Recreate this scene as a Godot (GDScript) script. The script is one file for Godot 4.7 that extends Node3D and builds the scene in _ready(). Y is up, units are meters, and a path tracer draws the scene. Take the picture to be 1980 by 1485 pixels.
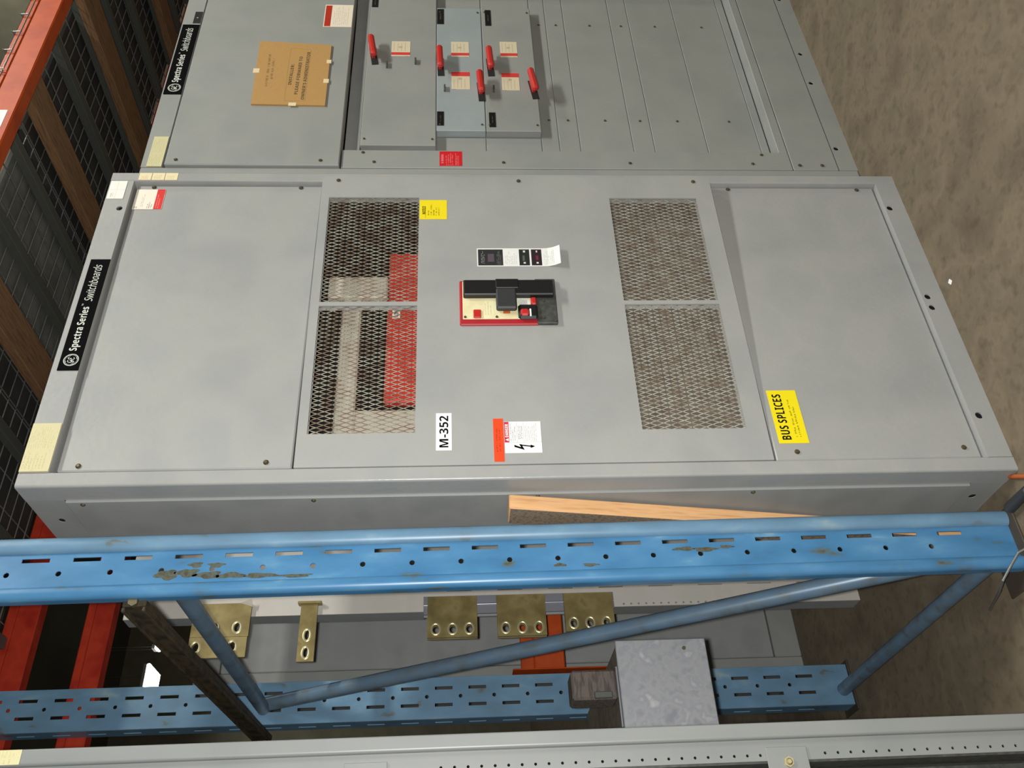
extends Node3D

# ------------------------------------------------------------------ mesh builder
class MB:
	var v := PackedVector3Array()
	var n := PackedVector3Array()
	var u := PackedVector2Array()
	var xf := Transform3D()
	func tri(a: Vector3, b: Vector3, c: Vector3, na = null, nb = null, nc = null, ua := Vector2(), ub := Vector2(), uc := Vector2()) -> void:
		# a, b, c run counter-clockwise as seen from the front
		var f := (b - a).cross(c - a)
		if f.length_squared() < 1e-18:
			return
		f = f.normalized()
		var A: Vector3 = na if na != null else f
		var B: Vector3 = nb if nb != null else f
		var C: Vector3 = nc if nc != null else f
		v.append(xf * a); v.append(xf * c); v.append(xf * b)
		n.append((xf.basis * A).normalized()); n.append((xf.basis * C).normalized()); n.append((xf.basis * B).normalized())
		u.append(ua); u.append(uc); u.append(ub)
	func quad(a: Vector3, b: Vector3, c: Vector3, d: Vector3) -> void:
		tri(a, b, c, null, null, null, Vector2(0, 1), Vector2(1, 1), Vector2(1, 0))
		tri(a, c, d, null, null, null, Vector2(0, 1), Vector2(1, 0), Vector2(0, 0))
	func box(lo: Vector3, hi: Vector3, b := 0.0) -> void:
		var d := hi - lo
		b = minf(b, minf(d.x, minf(d.y, d.z)) * 0.45)
		for ax in 3:
			var i := (ax + 1) % 3
			var j := (ax + 2) % 3
			for s in [0, 1]:
				var p := []
				for k in [[0, 0], [1, 0], [1, 1], [0, 1]]:
					var q := Vector3()
					q[ax] = hi[ax] if s == 1 else lo[ax]
					q[i] = hi[i] - b if k[0] == 1 else lo[i] + b
					q[j] = hi[j] - b if k[1] == 1 else lo[j] + b
					p.append(q)
				if s == 1:
					quad(p[0], p[1], p[2], p[3])
				else:
					quad(p[3], p[2], p[1], p[0])
		if b <= 0.0:
			return
		var c := (lo + hi) * 0.5
		for ax in 3:
			var i := (ax + 1) % 3
			var j := (ax + 2) % 3
			for si in [0, 1]:
				for sj in [0, 1]:
					var q := []
					for t in [[0, 0], [1, 0], [1, 1], [0, 1]]:
						var w := Vector3()
						w[ax] = lo[ax] + b if t[0] == 0 else hi[ax] - b
						w[i] = (hi[i] if si == 1 else lo[i]) if t[1] == 0 else (hi[i] - b if si == 1 else lo[i] + b)
						w[j] = (hi[j] - b if sj == 1 else lo[j] + b) if t[1] == 0 else (hi[j] if sj == 1 else lo[j])
						q.append(w)
					var nn: Vector3 = (q[1] - q[0]).cross(q[2] - q[0])
					if nn.dot((q[0] + q[2]) * 0.5 - c) > 0.0:
						quad(q[0], q[1], q[2], q[3])
					else:
						quad(q[3], q[2], q[1], q[0])
		for sx in [0, 1]:
			for sy in [0, 1]:
				for sz in [0, 1]:
					var X := Vector3(hi.x if sx else lo.x, hi.y if sy else lo.y, hi.z if sz else lo.z)
					var I := Vector3(hi.x - b if sx else lo.x + b, hi.y - b if sy else lo.y + b, hi.z - b if sz else lo.z + b)
					var a1 := Vector3(X.x, I.y, I.z)
					var a2 := Vector3(I.x, X.y, I.z)
					var a3 := Vector3(I.x, I.y, X.z)
					if (a2 - a1).cross(a3 - a1).dot(a1 - c) > 0.0:
						tri(a1, a2, a3)
					else:
						tri(a1, a3, a2)
	func tube(p: Vector3, q: Vector3, r: float, k := 12, r2 := -1.0, caps := true) -> void:
		if r2 < 0.0:
			r2 = r
		var w := (q - p).normalized()
		var a := w.cross(Vector3.UP if absf(w.y) < 0.9 else Vector3.RIGHT).normalized()
		var b := w.cross(a)
		for i in k:
			var t0 := TAU * i / k
			var t1 := TAU * (i + 1) / k
			var d0 := a * cos(t0) + b * sin(t0)
			var d1 := a * cos(t1) + b * sin(t1)
			tri(p + d0 * r, p + d1 * r, q + d1 * r2, d0, d1, d1)
			tri(p + d0 * r, q + d1 * r2, q + d0 * r2, d0, d1, d0)
			if caps:
				tri(q, q + d0 * r2, q + d1 * r2)
				tri(p, p + d1 * r, p + d0 * r)
	func path(pts: Array, r: float, k := 8) -> void:
		for i in pts.size() - 1:
			tube(pts[i], pts[i + 1], r, k)
	# profile (x, z) extruded along y, smooth-shaded where the turn is small
	func column(prof: PackedVector2Array, y0: float, y1: float) -> void:
		if not Geometry2D.is_polygon_clockwise(prof):
			prof = prof.duplicate(); prof.reverse()
		var k := prof.size()
		var fn := []
		for i in k:
			var e := prof[(i + 1) % k] - prof[i]
			fn.append(Vector3(e.y, 0, -e.x).normalized())
		# make sure the normals point outward
		var mid := (prof[0] + prof[1]) * 0.5
		if Geometry2D.is_point_in_polygon(mid + Vector2(fn[0].x, fn[0].z) * 1e-5, prof):
			for i in k:
				fn[i] = -fn[i]
		for i in k:
			var P := prof[i]
			var Q := prof[(i + 1) % k]
			var pn: Vector3 = fn[(i + k - 1) % k]
			var nn: Vector3 = fn[(i + 1) % k]
			var f: Vector3 = fn[i]
			var long_edge := P.distance_to(Q) > 0.012
			var n0: Vector3 = f if long_edge else ((f + pn).normalized() if f.dot(pn) > 0.75 else f)
			var n1: Vector3 = f if long_edge else ((f + nn).normalized() if f.dot(nn) > 0.75 else f)
			var a := Vector3(P.x, y0, P.y)
			var b := Vector3(Q.x, y0, Q.y)
			var c := Vector3(Q.x, y1, Q.y)
			var d := Vector3(P.x, y1, P.y)
			if (b - a).cross(c - a).dot(f) > 0.0:
				tri(a, b, c, n0, n1, n1); tri(a, c, d, n0, n1, n0)
			else:
				tri(a, c, b, n0, n1, n1); tri(a, d, c, n0, n0, n1)
		var t := Geometry2D.triangulate_polygon(prof)
		for i in range(0, t.size(), 3):
			var A := prof[t[i]]
			var B := prof[t[i + 1]]
			var C := prof[t[i + 2]]
			var p := Vector3(A.x, y1, A.y)
			var q := Vector3(B.x, y1, B.y)
			var r := Vector3(C.x, y1, C.y)
			var dn := Vector3(0, y0 - y1, 0)
			if (q - p).cross(r - p).y > 0.0:
				tri(p, q, r); tri(p + dn, r + dn, q + dn)
			else:
				tri(p, r, q); tri(p + dn, q + dn, r + dn)
	# flat plate with holes; O corner, U along the length, V across, thickness behind the face U x V
	# holes: [u, v, ru, rv, is_rect]; two holes never share a cell
	func plate(O: Vector3, U: Vector3, V: Vector3, L: float, W: float, th: float, holes := []) -> void:
		var N := U.cross(V).normalized()
		var B := -N * th
		var hs := holes.duplicate()
		hs.sort_custom(func(a, b): return a[0] < b[0])
		var cuts := [0.0]
		for i in hs.size() - 1:
			cuts.append((hs[i][0] + hs[i + 1][0]) * 0.5)
		cuts.append(L)
		var cells := []
		if hs.is_empty():
			cells.append([0.0, L, null])
		else:
			for i in hs.size():
				var h = hs[i]
				var m: float = maxf(h[2], W * 0.6)
				var a: float = maxf(cuts[i], h[0] - m)
				var b: float = minf(cuts[i + 1], h[0] + m)
				if a > cuts[i]:
					cells.append([cuts[i], a, null])
				cells.append([a, b, h])
				if b < cuts[i + 1]:
					cells.append([b, cuts[i + 1], null])
		for c in cells:
			var x0: float = c[0]
			var x1: float = c[1]
			if c[2] == null:
				quad(O + U * x0, O + U * x1, O + U * x1 + V * W, O + U * x0 + V * W)
				quad(O + U * x0 + V * W + B, O + U * x1 + V * W + B, O + U * x1 + B, O + U * x0 + B)
				continue
			var h = c[2]
			var ctr := Vector2(h[0], h[1])
			var angs := []
			var k := 16
			for i in k:
				angs.append(TAU * i / k)
			for q in [Vector2(x0, 0), Vector2(x1, 0), Vector2(x1, W), Vector2(x0, W)]:
				angs.append(fposmod((q - ctr).angle(), TAU))
			if h[4]:
				for q in [Vector2(-h[2], -h[3]), Vector2(h[2], -h[3]), Vector2(h[2], h[3]), Vector2(-h[2], h[3])]:
					angs.append(fposmod(q.angle(), TAU))
			angs.sort()
			var inn := []
			var out := []
			for a in angs:
				var d := Vector2(cos(a), sin(a))
				var t := 1e9
				if d.x > 1e-9: t = minf(t, (x1 - ctr.x) / d.x)
				if d.x < -1e-9: t = minf(t, (x0 - ctr.x) / d.x)
				if d.y > 1e-9: t = minf(t, (W - ctr.y) / d.y)
				if d.y < -1e-9: t = minf(t, (0.0 - ctr.y) / d.y)
				var s := 1e9
				if h[4]:
					if absf(d.x) > 1e-9: s = minf(s, h[2] / absf(d.x))
					if absf(d.y) > 1e-9: s = minf(s, h[3] / absf(d.y))
				else:
					s = 1.0 / sqrt(pow(d.x / h[2], 2) + pow(d.y / h[3], 2))
				s = minf(s, t)
				var p := ctr + d * s
				var q := ctr + d * t
				inn.append(O + U * p.x + V * p.y)
				out.append(O + U * q.x + V * q.y)
			for i in angs.size():
				var j := (i + 1) % angs.size()
				quad(inn[i], out[i], out[j], inn[j])
				quad(inn[j] + B, out[j] + B, out[i] + B, inn[i] + B)
				quad(inn[j], inn[j] + B, inn[i] + B, inn[i])
		quad(O + B, O + U * L + B, O + U * L, O)
		quad(O + V * W, O + U * L + V * W, O + U * L + V * W + B, O + V * W + B)
		quad(O + B, O, O + V * W, O + V * W + B)
		quad(O + U * L, O + U * L + B, O + U * L + V * W + B, O + U * L + V * W)
	func disc(c: Vector3, N: Vector3, r: float, h: float, k := 12) -> void:
		tube(c, c + N * h, r, k, r * 0.8)
	func ring(c: Vector3, N: Vector3, A: Vector3, ra: float, rb: float, w: float, h: float, k := 18) -> void:
		var B := N.cross(A)
		for i in k:
			var t0 := TAU * i / k
			var t1 := TAU * (i + 1) / k
			var p := []
			for t in [t0, t1]:
				p.append(c + A * ra * cos(t) + B * rb * sin(t))
				p.append(c + A * (ra + w * 0.5) * cos(t) + B * (rb + w * 0.5) * sin(t) + N * h)
				p.append(c + A * (ra + w) * cos(t) + B * (rb + w) * sin(t))
			quad(p[0], p[1], p[4], p[3])
			quad(p[1], p[2], p[5], p[4])
	func mesh() -> ArrayMesh:
		var a := []
		a.resize(Mesh.ARRAY_MAX)
		a[Mesh.ARRAY_VERTEX] = v
		a[Mesh.ARRAY_NORMAL] = n
		a[Mesh.ARRAY_TEX_UV] = u
		var m := ArrayMesh.new()
		m.add_surface_from_arrays(Mesh.PRIMITIVE_TRIANGLES, a)
		return m

# ------------------------------------------------------------------ scene helpers
var used := {}
func numbered(s: String) -> String:
	if not used.has(s):
		used[s] = 0
		return s
	used[s] += 1
	return "%s_%03d" % [s, used[s]]

func thing(called: String, label: String, category: String, at: Vector3, group := "") -> Node3D:
	var o := Node3D.new()
	o.name = numbered(called)
	add_child(o)
	o.position = at
	o.set_meta("label", label)
	o.set_meta("category", category)
	if group != "":
		o.set_meta("group", group)
	return o

# geometry is given in world coordinates; the part sits under its parent without moving
func part(called: String, b: MB, mat: Material, parent: Node3D, label := "") -> MeshInstance3D:
	var m := MeshInstance3D.new()
	m.name = called
	m.mesh = b.mesh()
	m.material_override = mat
	parent.add_child(m, true)
	var off := Vector3.ZERO
	var p: Node = parent
	while p != self:
		off += (p as Node3D).position
		p = p.get_parent()
	m.position = -off
	if label != "":
		m.set_meta("label", label)
	return m

func structure(called: String, lo: Vector3, hi: Vector3, mat: Material) -> MeshInstance3D:
	var b := MB.new()
	var c := Vector3((lo.x + hi.x) * 0.5, lo.y, (lo.z + hi.z) * 0.5)
	b.box(lo - c, hi - c)
	var m := MeshInstance3D.new()
	m.name = called
	m.mesh = b.mesh()
	m.material_override = mat
	add_child(m)
	m.position = c
	m.set_meta("kind", "structure")
	return m

func bx(lo: Vector3, hi: Vector3, b := 0.0) -> MB:
	var k := MB.new()
	k.box(lo, hi, b)
	return k

func V(x: float, y: float, z: float) -> Vector3:
	return Vector3(x, y, z)

# ------------------------------------------------------------------ materials
func noise_tex(seed_: int, freq: float, cols: Array, offs: Array, size := 512, oct := 4, kind := FastNoiseLite.TYPE_SIMPLEX_SMOOTH) -> NoiseTexture2D:
	var f := FastNoiseLite.new()
	f.seed = seed_
	f.frequency = freq
	f.noise_type = kind
	f.fractal_octaves = oct
	var g := Gradient.new()
	g.colors = PackedColorArray(cols)
	g.offsets = PackedFloat32Array(offs)
	var t := NoiseTexture2D.new()
	t.width = size
	t.height = size
	t.seamless = true
	t.noise = f
	t.color_ramp = g
	return t

func bump_tex(seed_: int, freq: float, strength: float, size := 256) -> NoiseTexture2D:
	var f := FastNoiseLite.new()
	f.seed = seed_
	f.frequency = freq
	f.fractal_octaves = 3
	var t := NoiseTexture2D.new()
	t.width = size
	t.height = size
	t.seamless = true
	t.noise = f
	t.as_normal_map = true
	t.bump_strength = strength
	return t

func mat(c: Color, rough := 0.6, metal := 0.0) -> StandardMaterial3D:
	var m := StandardMaterial3D.new()
	m.albedo_color = c
	m.roughness = rough
	m.metallic = metal
	return m

func tmat(tex: Texture2D, rough: float, metal: float, scale: Vector3, world := true) -> StandardMaterial3D:
	var m := StandardMaterial3D.new()
	m.albedo_texture = tex
	m.roughness = rough
	m.metallic = metal
	m.uv1_triplanar = true
	m.uv1_world_triplanar = world
	m.uv1_scale = scale
	return m

func c8(r: float, g: float, b: float) -> Color:
	return Color(r / 255.0, g / 255.0, b / 255.0)

var M := {}
func make_materials() -> void:
	var g := noise_tex(3, 0.006, [c8(151, 153, 152), c8(158, 159, 157), c8(163, 163, 160), c8(156, 158, 157)], [0.0, 0.4, 0.65, 1.0], 512, 5)
	M.grey = tmat(g, 0.42, 0.0, Vector3.ONE * 0.8)
	M.grey.normal_enabled = true
	M.grey.normal_texture = bump_tex(9, 0.25, 0.6)
	M.grey.normal_scale = 0.12
	var g2 := noise_tex(5, 0.006, [c8(140, 143, 139), c8(147, 149, 145), c8(151, 152, 148), c8(144, 147, 144)], [0.0, 0.4, 0.65, 1.0], 512, 5)
	M.grey2 = tmat(g2, 0.5, 0.0, Vector3.ONE * 0.8)
	M.post = M.grey.duplicate()
	M.post.roughness = 0.3
	M.neargrey = tmat(g2, 0.4, 0.0, Vector3.ONE * 0.8)
	M.neargrey.albedo_color = c8(226, 228, 232)
	M.bluegrey = tmat(noise_tex(6, 0.01, [c8(150, 159, 160), c8(157, 165, 166)], [0.2, 0.8]), 0.45, 0.0, Vector3.ONE)
	M.sidegrey = tmat(noise_tex(8, 0.008, [c8(144, 146, 145), c8(154, 155, 153), c8(149, 150, 148)], [0.1, 0.5, 0.9]), 0.55, 0.0, Vector3.ONE)
	M.stripgrey = tmat(noise_tex(18, 0.008, [c8(188, 183, 174), c8(200, 194, 185), c8(194, 190, 182)], [0.1, 0.5, 0.9]), 0.5, 0.0, Vector3.ONE)
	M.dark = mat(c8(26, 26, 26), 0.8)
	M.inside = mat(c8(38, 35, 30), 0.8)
	M.screw = mat(c8(120, 112, 90), 0.45, 0.7)
	M.galv = tmat(noise_tex(21, 0.02, [c8(142, 145, 152), c8(164, 165, 168), c8(154, 156, 163), c8(188, 188, 187)], [0.1, 0.45, 0.7, 0.95], 512, 4), 0.5, 0.25, Vector3.ONE * 1.6)
	M.zinc = mat(c8(165, 166, 176), 0.35, 0.5)
	M.dusty = tmat(noise_tex(22, 0.02, [c8(112, 100, 82), c8(132, 120, 100)], [0.2, 0.8]), 0.85, 0.0, Vector3.ONE * 2.0)
	M.brass = tmat(noise_tex(23, 0.015, [c8(120, 106, 66), c8(140, 124, 78), c8(156, 142, 94), c8(126, 108, 72)], [0.1, 0.4, 0.7, 0.95], 512, 4), 0.45, 0.35, Vector3.ONE * 1.2)
	M.brasslight = mat(c8(200, 190, 150), 0.4, 0.5)
	# blue rack paint: scuffed, with rust and bare pale patches of their own shape
	M.blue = tmat(noise_tex(31, 0.010, [c8(84, 70, 50), c8(84, 104, 110), c8(64, 116, 158), c8(70, 124, 166), c8(78, 130, 172), c8(90, 140, 176), c8(134, 164, 180)], [0.05, 0.13, 0.2, 0.45, 0.7, 0.86, 0.99], 1024, 6), 0.34, 0.0, Vector3(1.1, 0.4, 1.1))
	M.bluepale = tmat(noise_tex(33, 0.010, [c8(100, 96, 82), c8(100, 132, 156), c8(104, 140, 168), c8(112, 148, 174), c8(144, 166, 176)], [0.06, 0.16, 0.5, 0.75, 0.97], 1024, 6), 0.38, 0.0, Vector3(1.1, 0.5, 1.1))
	M.rust = tmat(noise_tex(38, 0.03, [c8(62, 56, 40), c8(84, 92, 84), c8(72, 66, 46)], [0.1, 0.5, 0.9]), 0.8, 0.0, Vector3.ONE * 3.0)
	M.bluetube = tmat(noise_tex(34, 0.014, [c8(88, 92, 90), c8(104, 120, 132), c8(100, 128, 154), c8(122, 136, 144)], [0.1, 0.35, 0.65, 0.95], 512, 5), 0.36, 0.15, Vector3(2, 1, 2))
	M.rustbar = tmat(noise_tex(35, 0.02, [c8(40, 36, 28), c8(66, 60, 46), c8(84, 68, 46), c8(52, 48, 40)], [0.1, 0.5, 0.8, 1.0]), 0.6, 0.2, Vector3.ONE * 2.0)
	M.orange = tmat(noise_tex(36, 0.012, [c8(168, 60, 14), c8(188, 76, 20), c8(180, 68, 17)], [0.1, 0.6, 0.95]), 0.42, 0.0, Vector3.ONE * 1.2)
	M.redbeam = tmat(noise_tex(37, 0.012, [c8(160, 40, 26), c8(186, 58, 34), c8(172, 48, 30)], [0.1, 0.6, 0.95]), 0.42, 0.0, Vector3.ONE * 1.2)
	M.red = mat(c8(192, 44, 38), 0.35)
	M.redbar = mat(c8(205, 60, 48), 0.5)
	M.breakerred = mat(c8(170, 38, 46), 0.45)
	M.cream = tmat(noise_tex(39, 0.02, [c8(224, 214, 168), c8(236, 228, 186)], [0.2, 0.8]), 0.5, 0.0, Vector3.ONE * 3.0)
	M.black = mat(c8(24, 24, 25), 0.45)
	M.softblack = mat(c8(52, 53, 55), 0.5)
	M.darkplate = tmat(noise_tex(41, 0.03, [c8(60, 62, 60), c8(84, 84, 80)], [0.2, 0.9]), 0.55, 0.1, Vector3.ONE * 3.0)
	M.white = mat(c8(240, 242, 242), 0.6)
	M.print = mat(c8(12, 11, 12), 0.8)
	M.print.metallic_specular = 0.15
	M.silverprint = mat(c8(205, 208, 200), 0.6)
	M.yellow = mat(c8(238, 216, 14), 0.5)
	M.redorange = mat(c8(232, 66, 24), 0.5)
	# expanded metal: grey paint worn to brown rust
	M.mesh = tmat(noise_tex(43, 0.012, [c8(168, 166, 150), c8(158, 152, 136), c8(122, 100, 82), c8(150, 144, 128)], [0.1, 0.45, 0.7, 0.95], 512, 5), 0.55, 0.1, Vector3.ONE * 2.2)
	M.meshrust = tmat(noise_tex(44, 0.012, [c8(188, 184, 174), c8(174, 166, 154), c8(156, 138, 120), c8(118, 88, 68)], [0.15, 0.5, 0.78, 1.0], 512, 5), 0.6, 0.1, Vector3.ONE * 4.0)
	M.filter = tmat(noise_tex(45, 0.02, [c8(98, 92, 82), c8(122, 116, 104)], [0.2, 0.8]), 0.9, 0.0, Vector3.ONE * 2.0)
	M.paleplate = mat(c8(190, 182, 166), 0.55)
	# wood: grain runs along y (timber) or z (deck boards)
	M.timber = tmat(noise_tex(51, 0.03, [c8(206, 152, 102), c8(228, 180, 130), c8(222, 172, 120), c8(196, 138, 90)], [0.1, 0.45, 0.75, 1.0], 512, 4), 0.7, 0.0, Vector3(5, 0.35, 5), false)
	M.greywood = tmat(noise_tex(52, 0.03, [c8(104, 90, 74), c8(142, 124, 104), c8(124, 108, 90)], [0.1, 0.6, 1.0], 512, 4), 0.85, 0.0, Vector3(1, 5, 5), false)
	M.blockwood = tmat(noise_tex(50, 0.03, [c8(70, 62, 58), c8(106, 96, 90), c8(88, 79, 74)], [0.1, 0.6, 1.0], 512, 4), 0.85, 0.0, Vector3(1, 5, 5), false)
	M.board = tmat(noise_tex(53, 0.03, [c8(96, 70, 46), c8(132, 98, 66), c8(116, 84, 55)], [0.1, 0.55, 1.0], 512, 4), 0.8, 0.0, Vector3(6, 6, 0.5), false)
	M.wire = mat(c8(150, 152, 148), 0.35, 0.7)
	M.channel = mat(c8(96, 98, 92), 0.5, 0.4)
	M.carton = tmat(noise_tex(54, 0.01, [c8(40, 36, 34), c8(58, 52, 48)], [0.2, 0.8]), 0.9, 0.0, Vector3.ONE)
	M.cartongrey = tmat(noise_tex(55, 0.01, [c8(84, 84, 78), c8(112, 110, 104)], [0.2, 0.8]), 0.85, 0.0, Vector3.ONE)
	M.envelope = tmat(noise_tex(56, 0.01, [c8(200, 144, 66), c8(216, 162, 82), c8(208, 152, 74)], [0.1, 0.6, 1.0]), 0.75, 0.0, Vector3.ONE * 2.0)
	M.tape = mat(c8(232, 214, 170), 0.35)
	M.paper = mat(c8(226, 220, 206), 0.7)
	var ti := sheet(160, 80, c8(206, 198, 154))
	lines(ti, 0.05, 0.06, 0.35, 0.8, 7, c8(172, 164, 118), false, 0.4)
	lines(ti, 0.48, 0.06, 0.46, 0.84, 10, c8(176, 168, 122), false, 0.4)
	for k in 40:
		fillr(ti, rng.randf(), rng.randf(), 0.05, 0.04, c8(198, 190, 146))
	M.tanprint = print_mat(ti)
	M.floor = tmat(noise_tex(61, 0.004, [c8(98, 86, 70), c8(110, 98, 80), c8(120, 107, 88), c8(108, 97, 79), c8(118, 106, 88)], [0.08, 0.35, 0.55, 0.75, 0.95], 1024, 7), 0.75, 0.0, Vector3.ONE * 0.8)
	M.floor.detail_enabled = true
	M.floor.detail_blend_mode = BaseMaterial3D.BLEND_MODE_MUL
	M.floor.detail_albedo = noise_tex(62, 0.05, [c8(222, 218, 212), c8(255, 255, 255), c8(244, 242, 238)], [0.1, 0.5, 0.9], 512, 4)
	M.floor.detail_uv_layer = BaseMaterial3D.DETAIL_UV_1
	M.wall = tmat(noise_tex(63, 0.01, [c8(120, 116, 98), c8(132, 128, 110)], [0.2, 0.8]), 0.9, 0.0, Vector3.ONE * 0.5)
	M.ceiling = mat(c8(96, 94, 86), 0.9)
	M.house = mat(c8(180, 182, 180), 0.5)
	M.tube = mat(c8(255, 255, 250), 0.4)
	M.tube.emission_enabled = true
	M.tube.emission = Color(1.0, 0.99, 0.93)
	M.tube.emission_energy_multiplier = 14.0
	M.cord = mat(c8(176, 92, 48), 0.5)
	M.chrome = mat(c8(220, 222, 222), 0.2, 0.9)
	M.foot = mat(c8(70, 62, 52), 0.7, 0.2)

# ------------------------------------------------------------------ printed labels
var rng := RandomNumberGenerator.new()
func sheet(w: int, h: int, bg: Color) -> Image:
	var im := Image.create(w, h, false, Image.FORMAT_RGB8)
	im.fill(bg)
	return im

func fillr(im: Image, x: float, y: float, w: float, h: float, c: Color) -> void:
	var W := im.get_width()
	var H := im.get_height()
	im.fill_rect(Rect2i(int(x * W), int(y * H), maxi(1, int(w * W)), maxi(1, int(h * H))), c)

# lines of print too small to read: words as rows of little strokes
func lines(im: Image, x: float, y: float, w: float, h: float, rows: int, c: Color, centred := false, fill := 0.55) -> void:
	for r in rows:
		var wid := w * (0.62 + 0.38 * rng.randf())
		var x0 := x + ((w - wid) * 0.5 if centred else 0.0)
		var yy := y + h * r / rows
		var p := x0
		while p < x0 + wid:
			var word := 0.03 + rng.randf() * 0.06
			var e := minf(p + word * w * 1.6, x0 + wid)
			var q := p
			var s := 1.8 / im.get_width()
			while q < e:
				if rng.randf() < 0.8:
					fillr(im, q, yy + (0.0 if rng.randf() < 0.4 else h / rows * 0.12), s, h / rows * fill, c)
				q += s * 1.3
			p = e + 0.02 * w

func print_mat(im: Image, rough := 0.55) -> StandardMaterial3D:
	var m := StandardMaterial3D.new()
	m.albedo_texture = ImageTexture.create_from_image(im)
	m.roughness = rough
	return m

# a thin sheet facing +z in the frame xf, with its print
func sticker(called: String, x0: float, x1: float, y0: float, y1: float, z: float, m: Material, parent: Node3D, xf := Transform3D(), label := "", th := 0.0008) -> MeshInstance3D:
	var b := MB.new()
	b.xf = xf
	b.box(V(x0, y0, z), V(x1, y1, z + th))
	return part(called, b, m, parent, label)

func lettering(text: String, c: Vector3, w: float, h: float, m: Material, parent: Node3D, xf := Transform3D(), bold := true, called := "lettering", slant := 0.0, flip := false) -> MeshInstance3D:
	var t := TextMesh.new()
	var f := SystemFont.new()
	f.font_names = PackedStringArray(["Droid Sans"])
	f.font_weight = 700 if bold else 400
	t.font = f
	t.text = text
	t.font_size = 48
	t.pixel_size = 0.01
	t.depth = 0.02
	t.curve_step = 1.0
	var a := t.get_aabb()
	var o := MeshInstance3D.new()
	o.name = called
	o.mesh = t
	o.material_override = m
	parent.add_child(o, true)
	var off := Vector3.ZERO
	var p: Node = parent
	while p != self:
		off += (p as Node3D).position
		p = p.get_parent()
	var sx := w / a.size.x
	var sy := h / a.size.y
	var bas := Basis(V(sx, 0, 0), V(sy * slant, sy, 0), V(0, 0, 0.02))
	if flip:
		bas = Basis(V(0, 0, 1), PI) * bas
	var loc := Transform3D(bas, c - bas * (a.position + a.size * 0.5))
	var full := xf * loc
	full.origin -= off
	o.transform = full
	return o

func screw(parent: Node3D, c: Vector3, N := Vector3(0, 0, 1), r := 0.006) -> void:
	var b := MB.new()
	b.tube(c, c + N * 0.002, r, 10, r)
	b.tube(c + N * 0.002, c + N * 0.0042, r * 0.95, 10, r * 0.5)
	part("screw", b, M.screw, parent)

# ------------------------------------------------------------------ build
func _ready() -> void:
	rng.seed = 7
	# camera: an upright picture held on its side, so the camera is rolled a quarter turn
	var yaw := 0.6196
	var pitch := -0.0648
	var roll := -0.0108
	var F := V(sin(yaw) * cos(pitch), sin(pitch), -cos(yaw) * cos(pitch))
	var R := V(cos(yaw), 0, sin(yaw))
	var U := R.cross(F)
	var r2 := R * cos(roll) + U * sin(roll)
	var u2 := U * cos(roll) - R * sin(roll)
	var cam := Camera3D.new()
	cam.name = "camera"
	cam.transform = Transform3D(Basis(-u2, r2, -F), V(-0.9932, 1.3227, 1.7613))
	cam.fov = rad_to_deg(2.0 * atan(742.5 / 1719.45))
	cam.near = 0.05
	cam.far = 100.0
	add_child(cam)
	cam.current = true
	var we := WorldEnvironment.new()
	we.name = "environment"
	var env := Environment.new()
	env.background_mode = Environment.BG_COLOR
	env.background_color = Color(0.02, 0.02, 0.02)
	env.ambient_light_source = Environment.AMBIENT_SOURCE_DISABLED
	env.tonemap_mode = Environment.TONE_MAPPER_LINEAR
	env.tonemap_exposure = 0.94
	env.sdfgi_enabled = true
	env.ssao_enabled = true
	env.ssil_enabled = true
	we.environment = env
	add_child(we)
	# the flash of the camera that took the picture
	var fl := OmniLight3D.new()
	fl.name = "camera_flash"
	fl.position = V(-0.9932, 1.3227, 1.7613) + u2 * 0.045 + r2 * 0.003
	fl.light_color = Color(1.0, 1.0, 0.99)
	fl.light_energy = 5.0
	fl.light_size = 0.02
	fl.omni_range = 30.0
	fl.omni_attenuation = 2.0
	fl.shadow_enabled = true
	add_child(fl)

	make_materials()
	# the hall
	structure("floor", V(-7, -0.2, -15), V(8.2, 0, 7), M.floor)
	structure("ceiling", V(-7, 7.5, -15), V(8.2, 7.7, 7), M.ceiling)
	structure("wall_back", V(-7, 0, -15.2), V(8.2, 7.5, -15), M.wall)
	structure("wall_front", V(-7, 0, 7), V(8.2, 7.5, 7.2), M.wall)
	structure("wall_left", V(-7.2, 0, -15.2), V(-7, 7.5, 7.2), M.wall)
	structure("wall_right", V(8.2, 0, -15.2), V(8.4, 7.5, 7.2), M.wall)
	# fluorescent fittings: two over the aisle light the scene, two far ones show between the rack beams
	fitting(V(1.8, 4.8, 2.3), V(1.5, 0, 0), 0.34, 17.0, "fluorescent fitting hanging over the aisle in front of the cabinets")
	fitting(V(5.4, 5.2, 2.6), V(1.5, 0, 0), 0.34, 9.0, "fluorescent fitting hanging further along the aisle over the second cabinet")
	fitting(V(3.52, 6.08, -12.4), V(0, 0, 0.56), 0.36, 3.0, "bright fluorescent fitting glowing far back between the red rack beams")
	fitting(V(4.04, 6.08, -12.4), V(0, 0, 0.16), 0.08, 0.2, "small distant fluorescent fitting beside the dark rack strut")

	fitting(V(6.7, 7.25, -2.6), V(0, 0, 1.5), 0.34, 9.0, "added unseen fitting that brightens the right wall, past the far end of the rack")  # added out of view to brighten the right wall

	main_switchboard()
	second_switchboard()
	envelope()
	rear_section()
	far_cabinet()
	near_cabinet()
	trough()
	rack()
	beams_and_deck()
	small_things()

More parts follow.
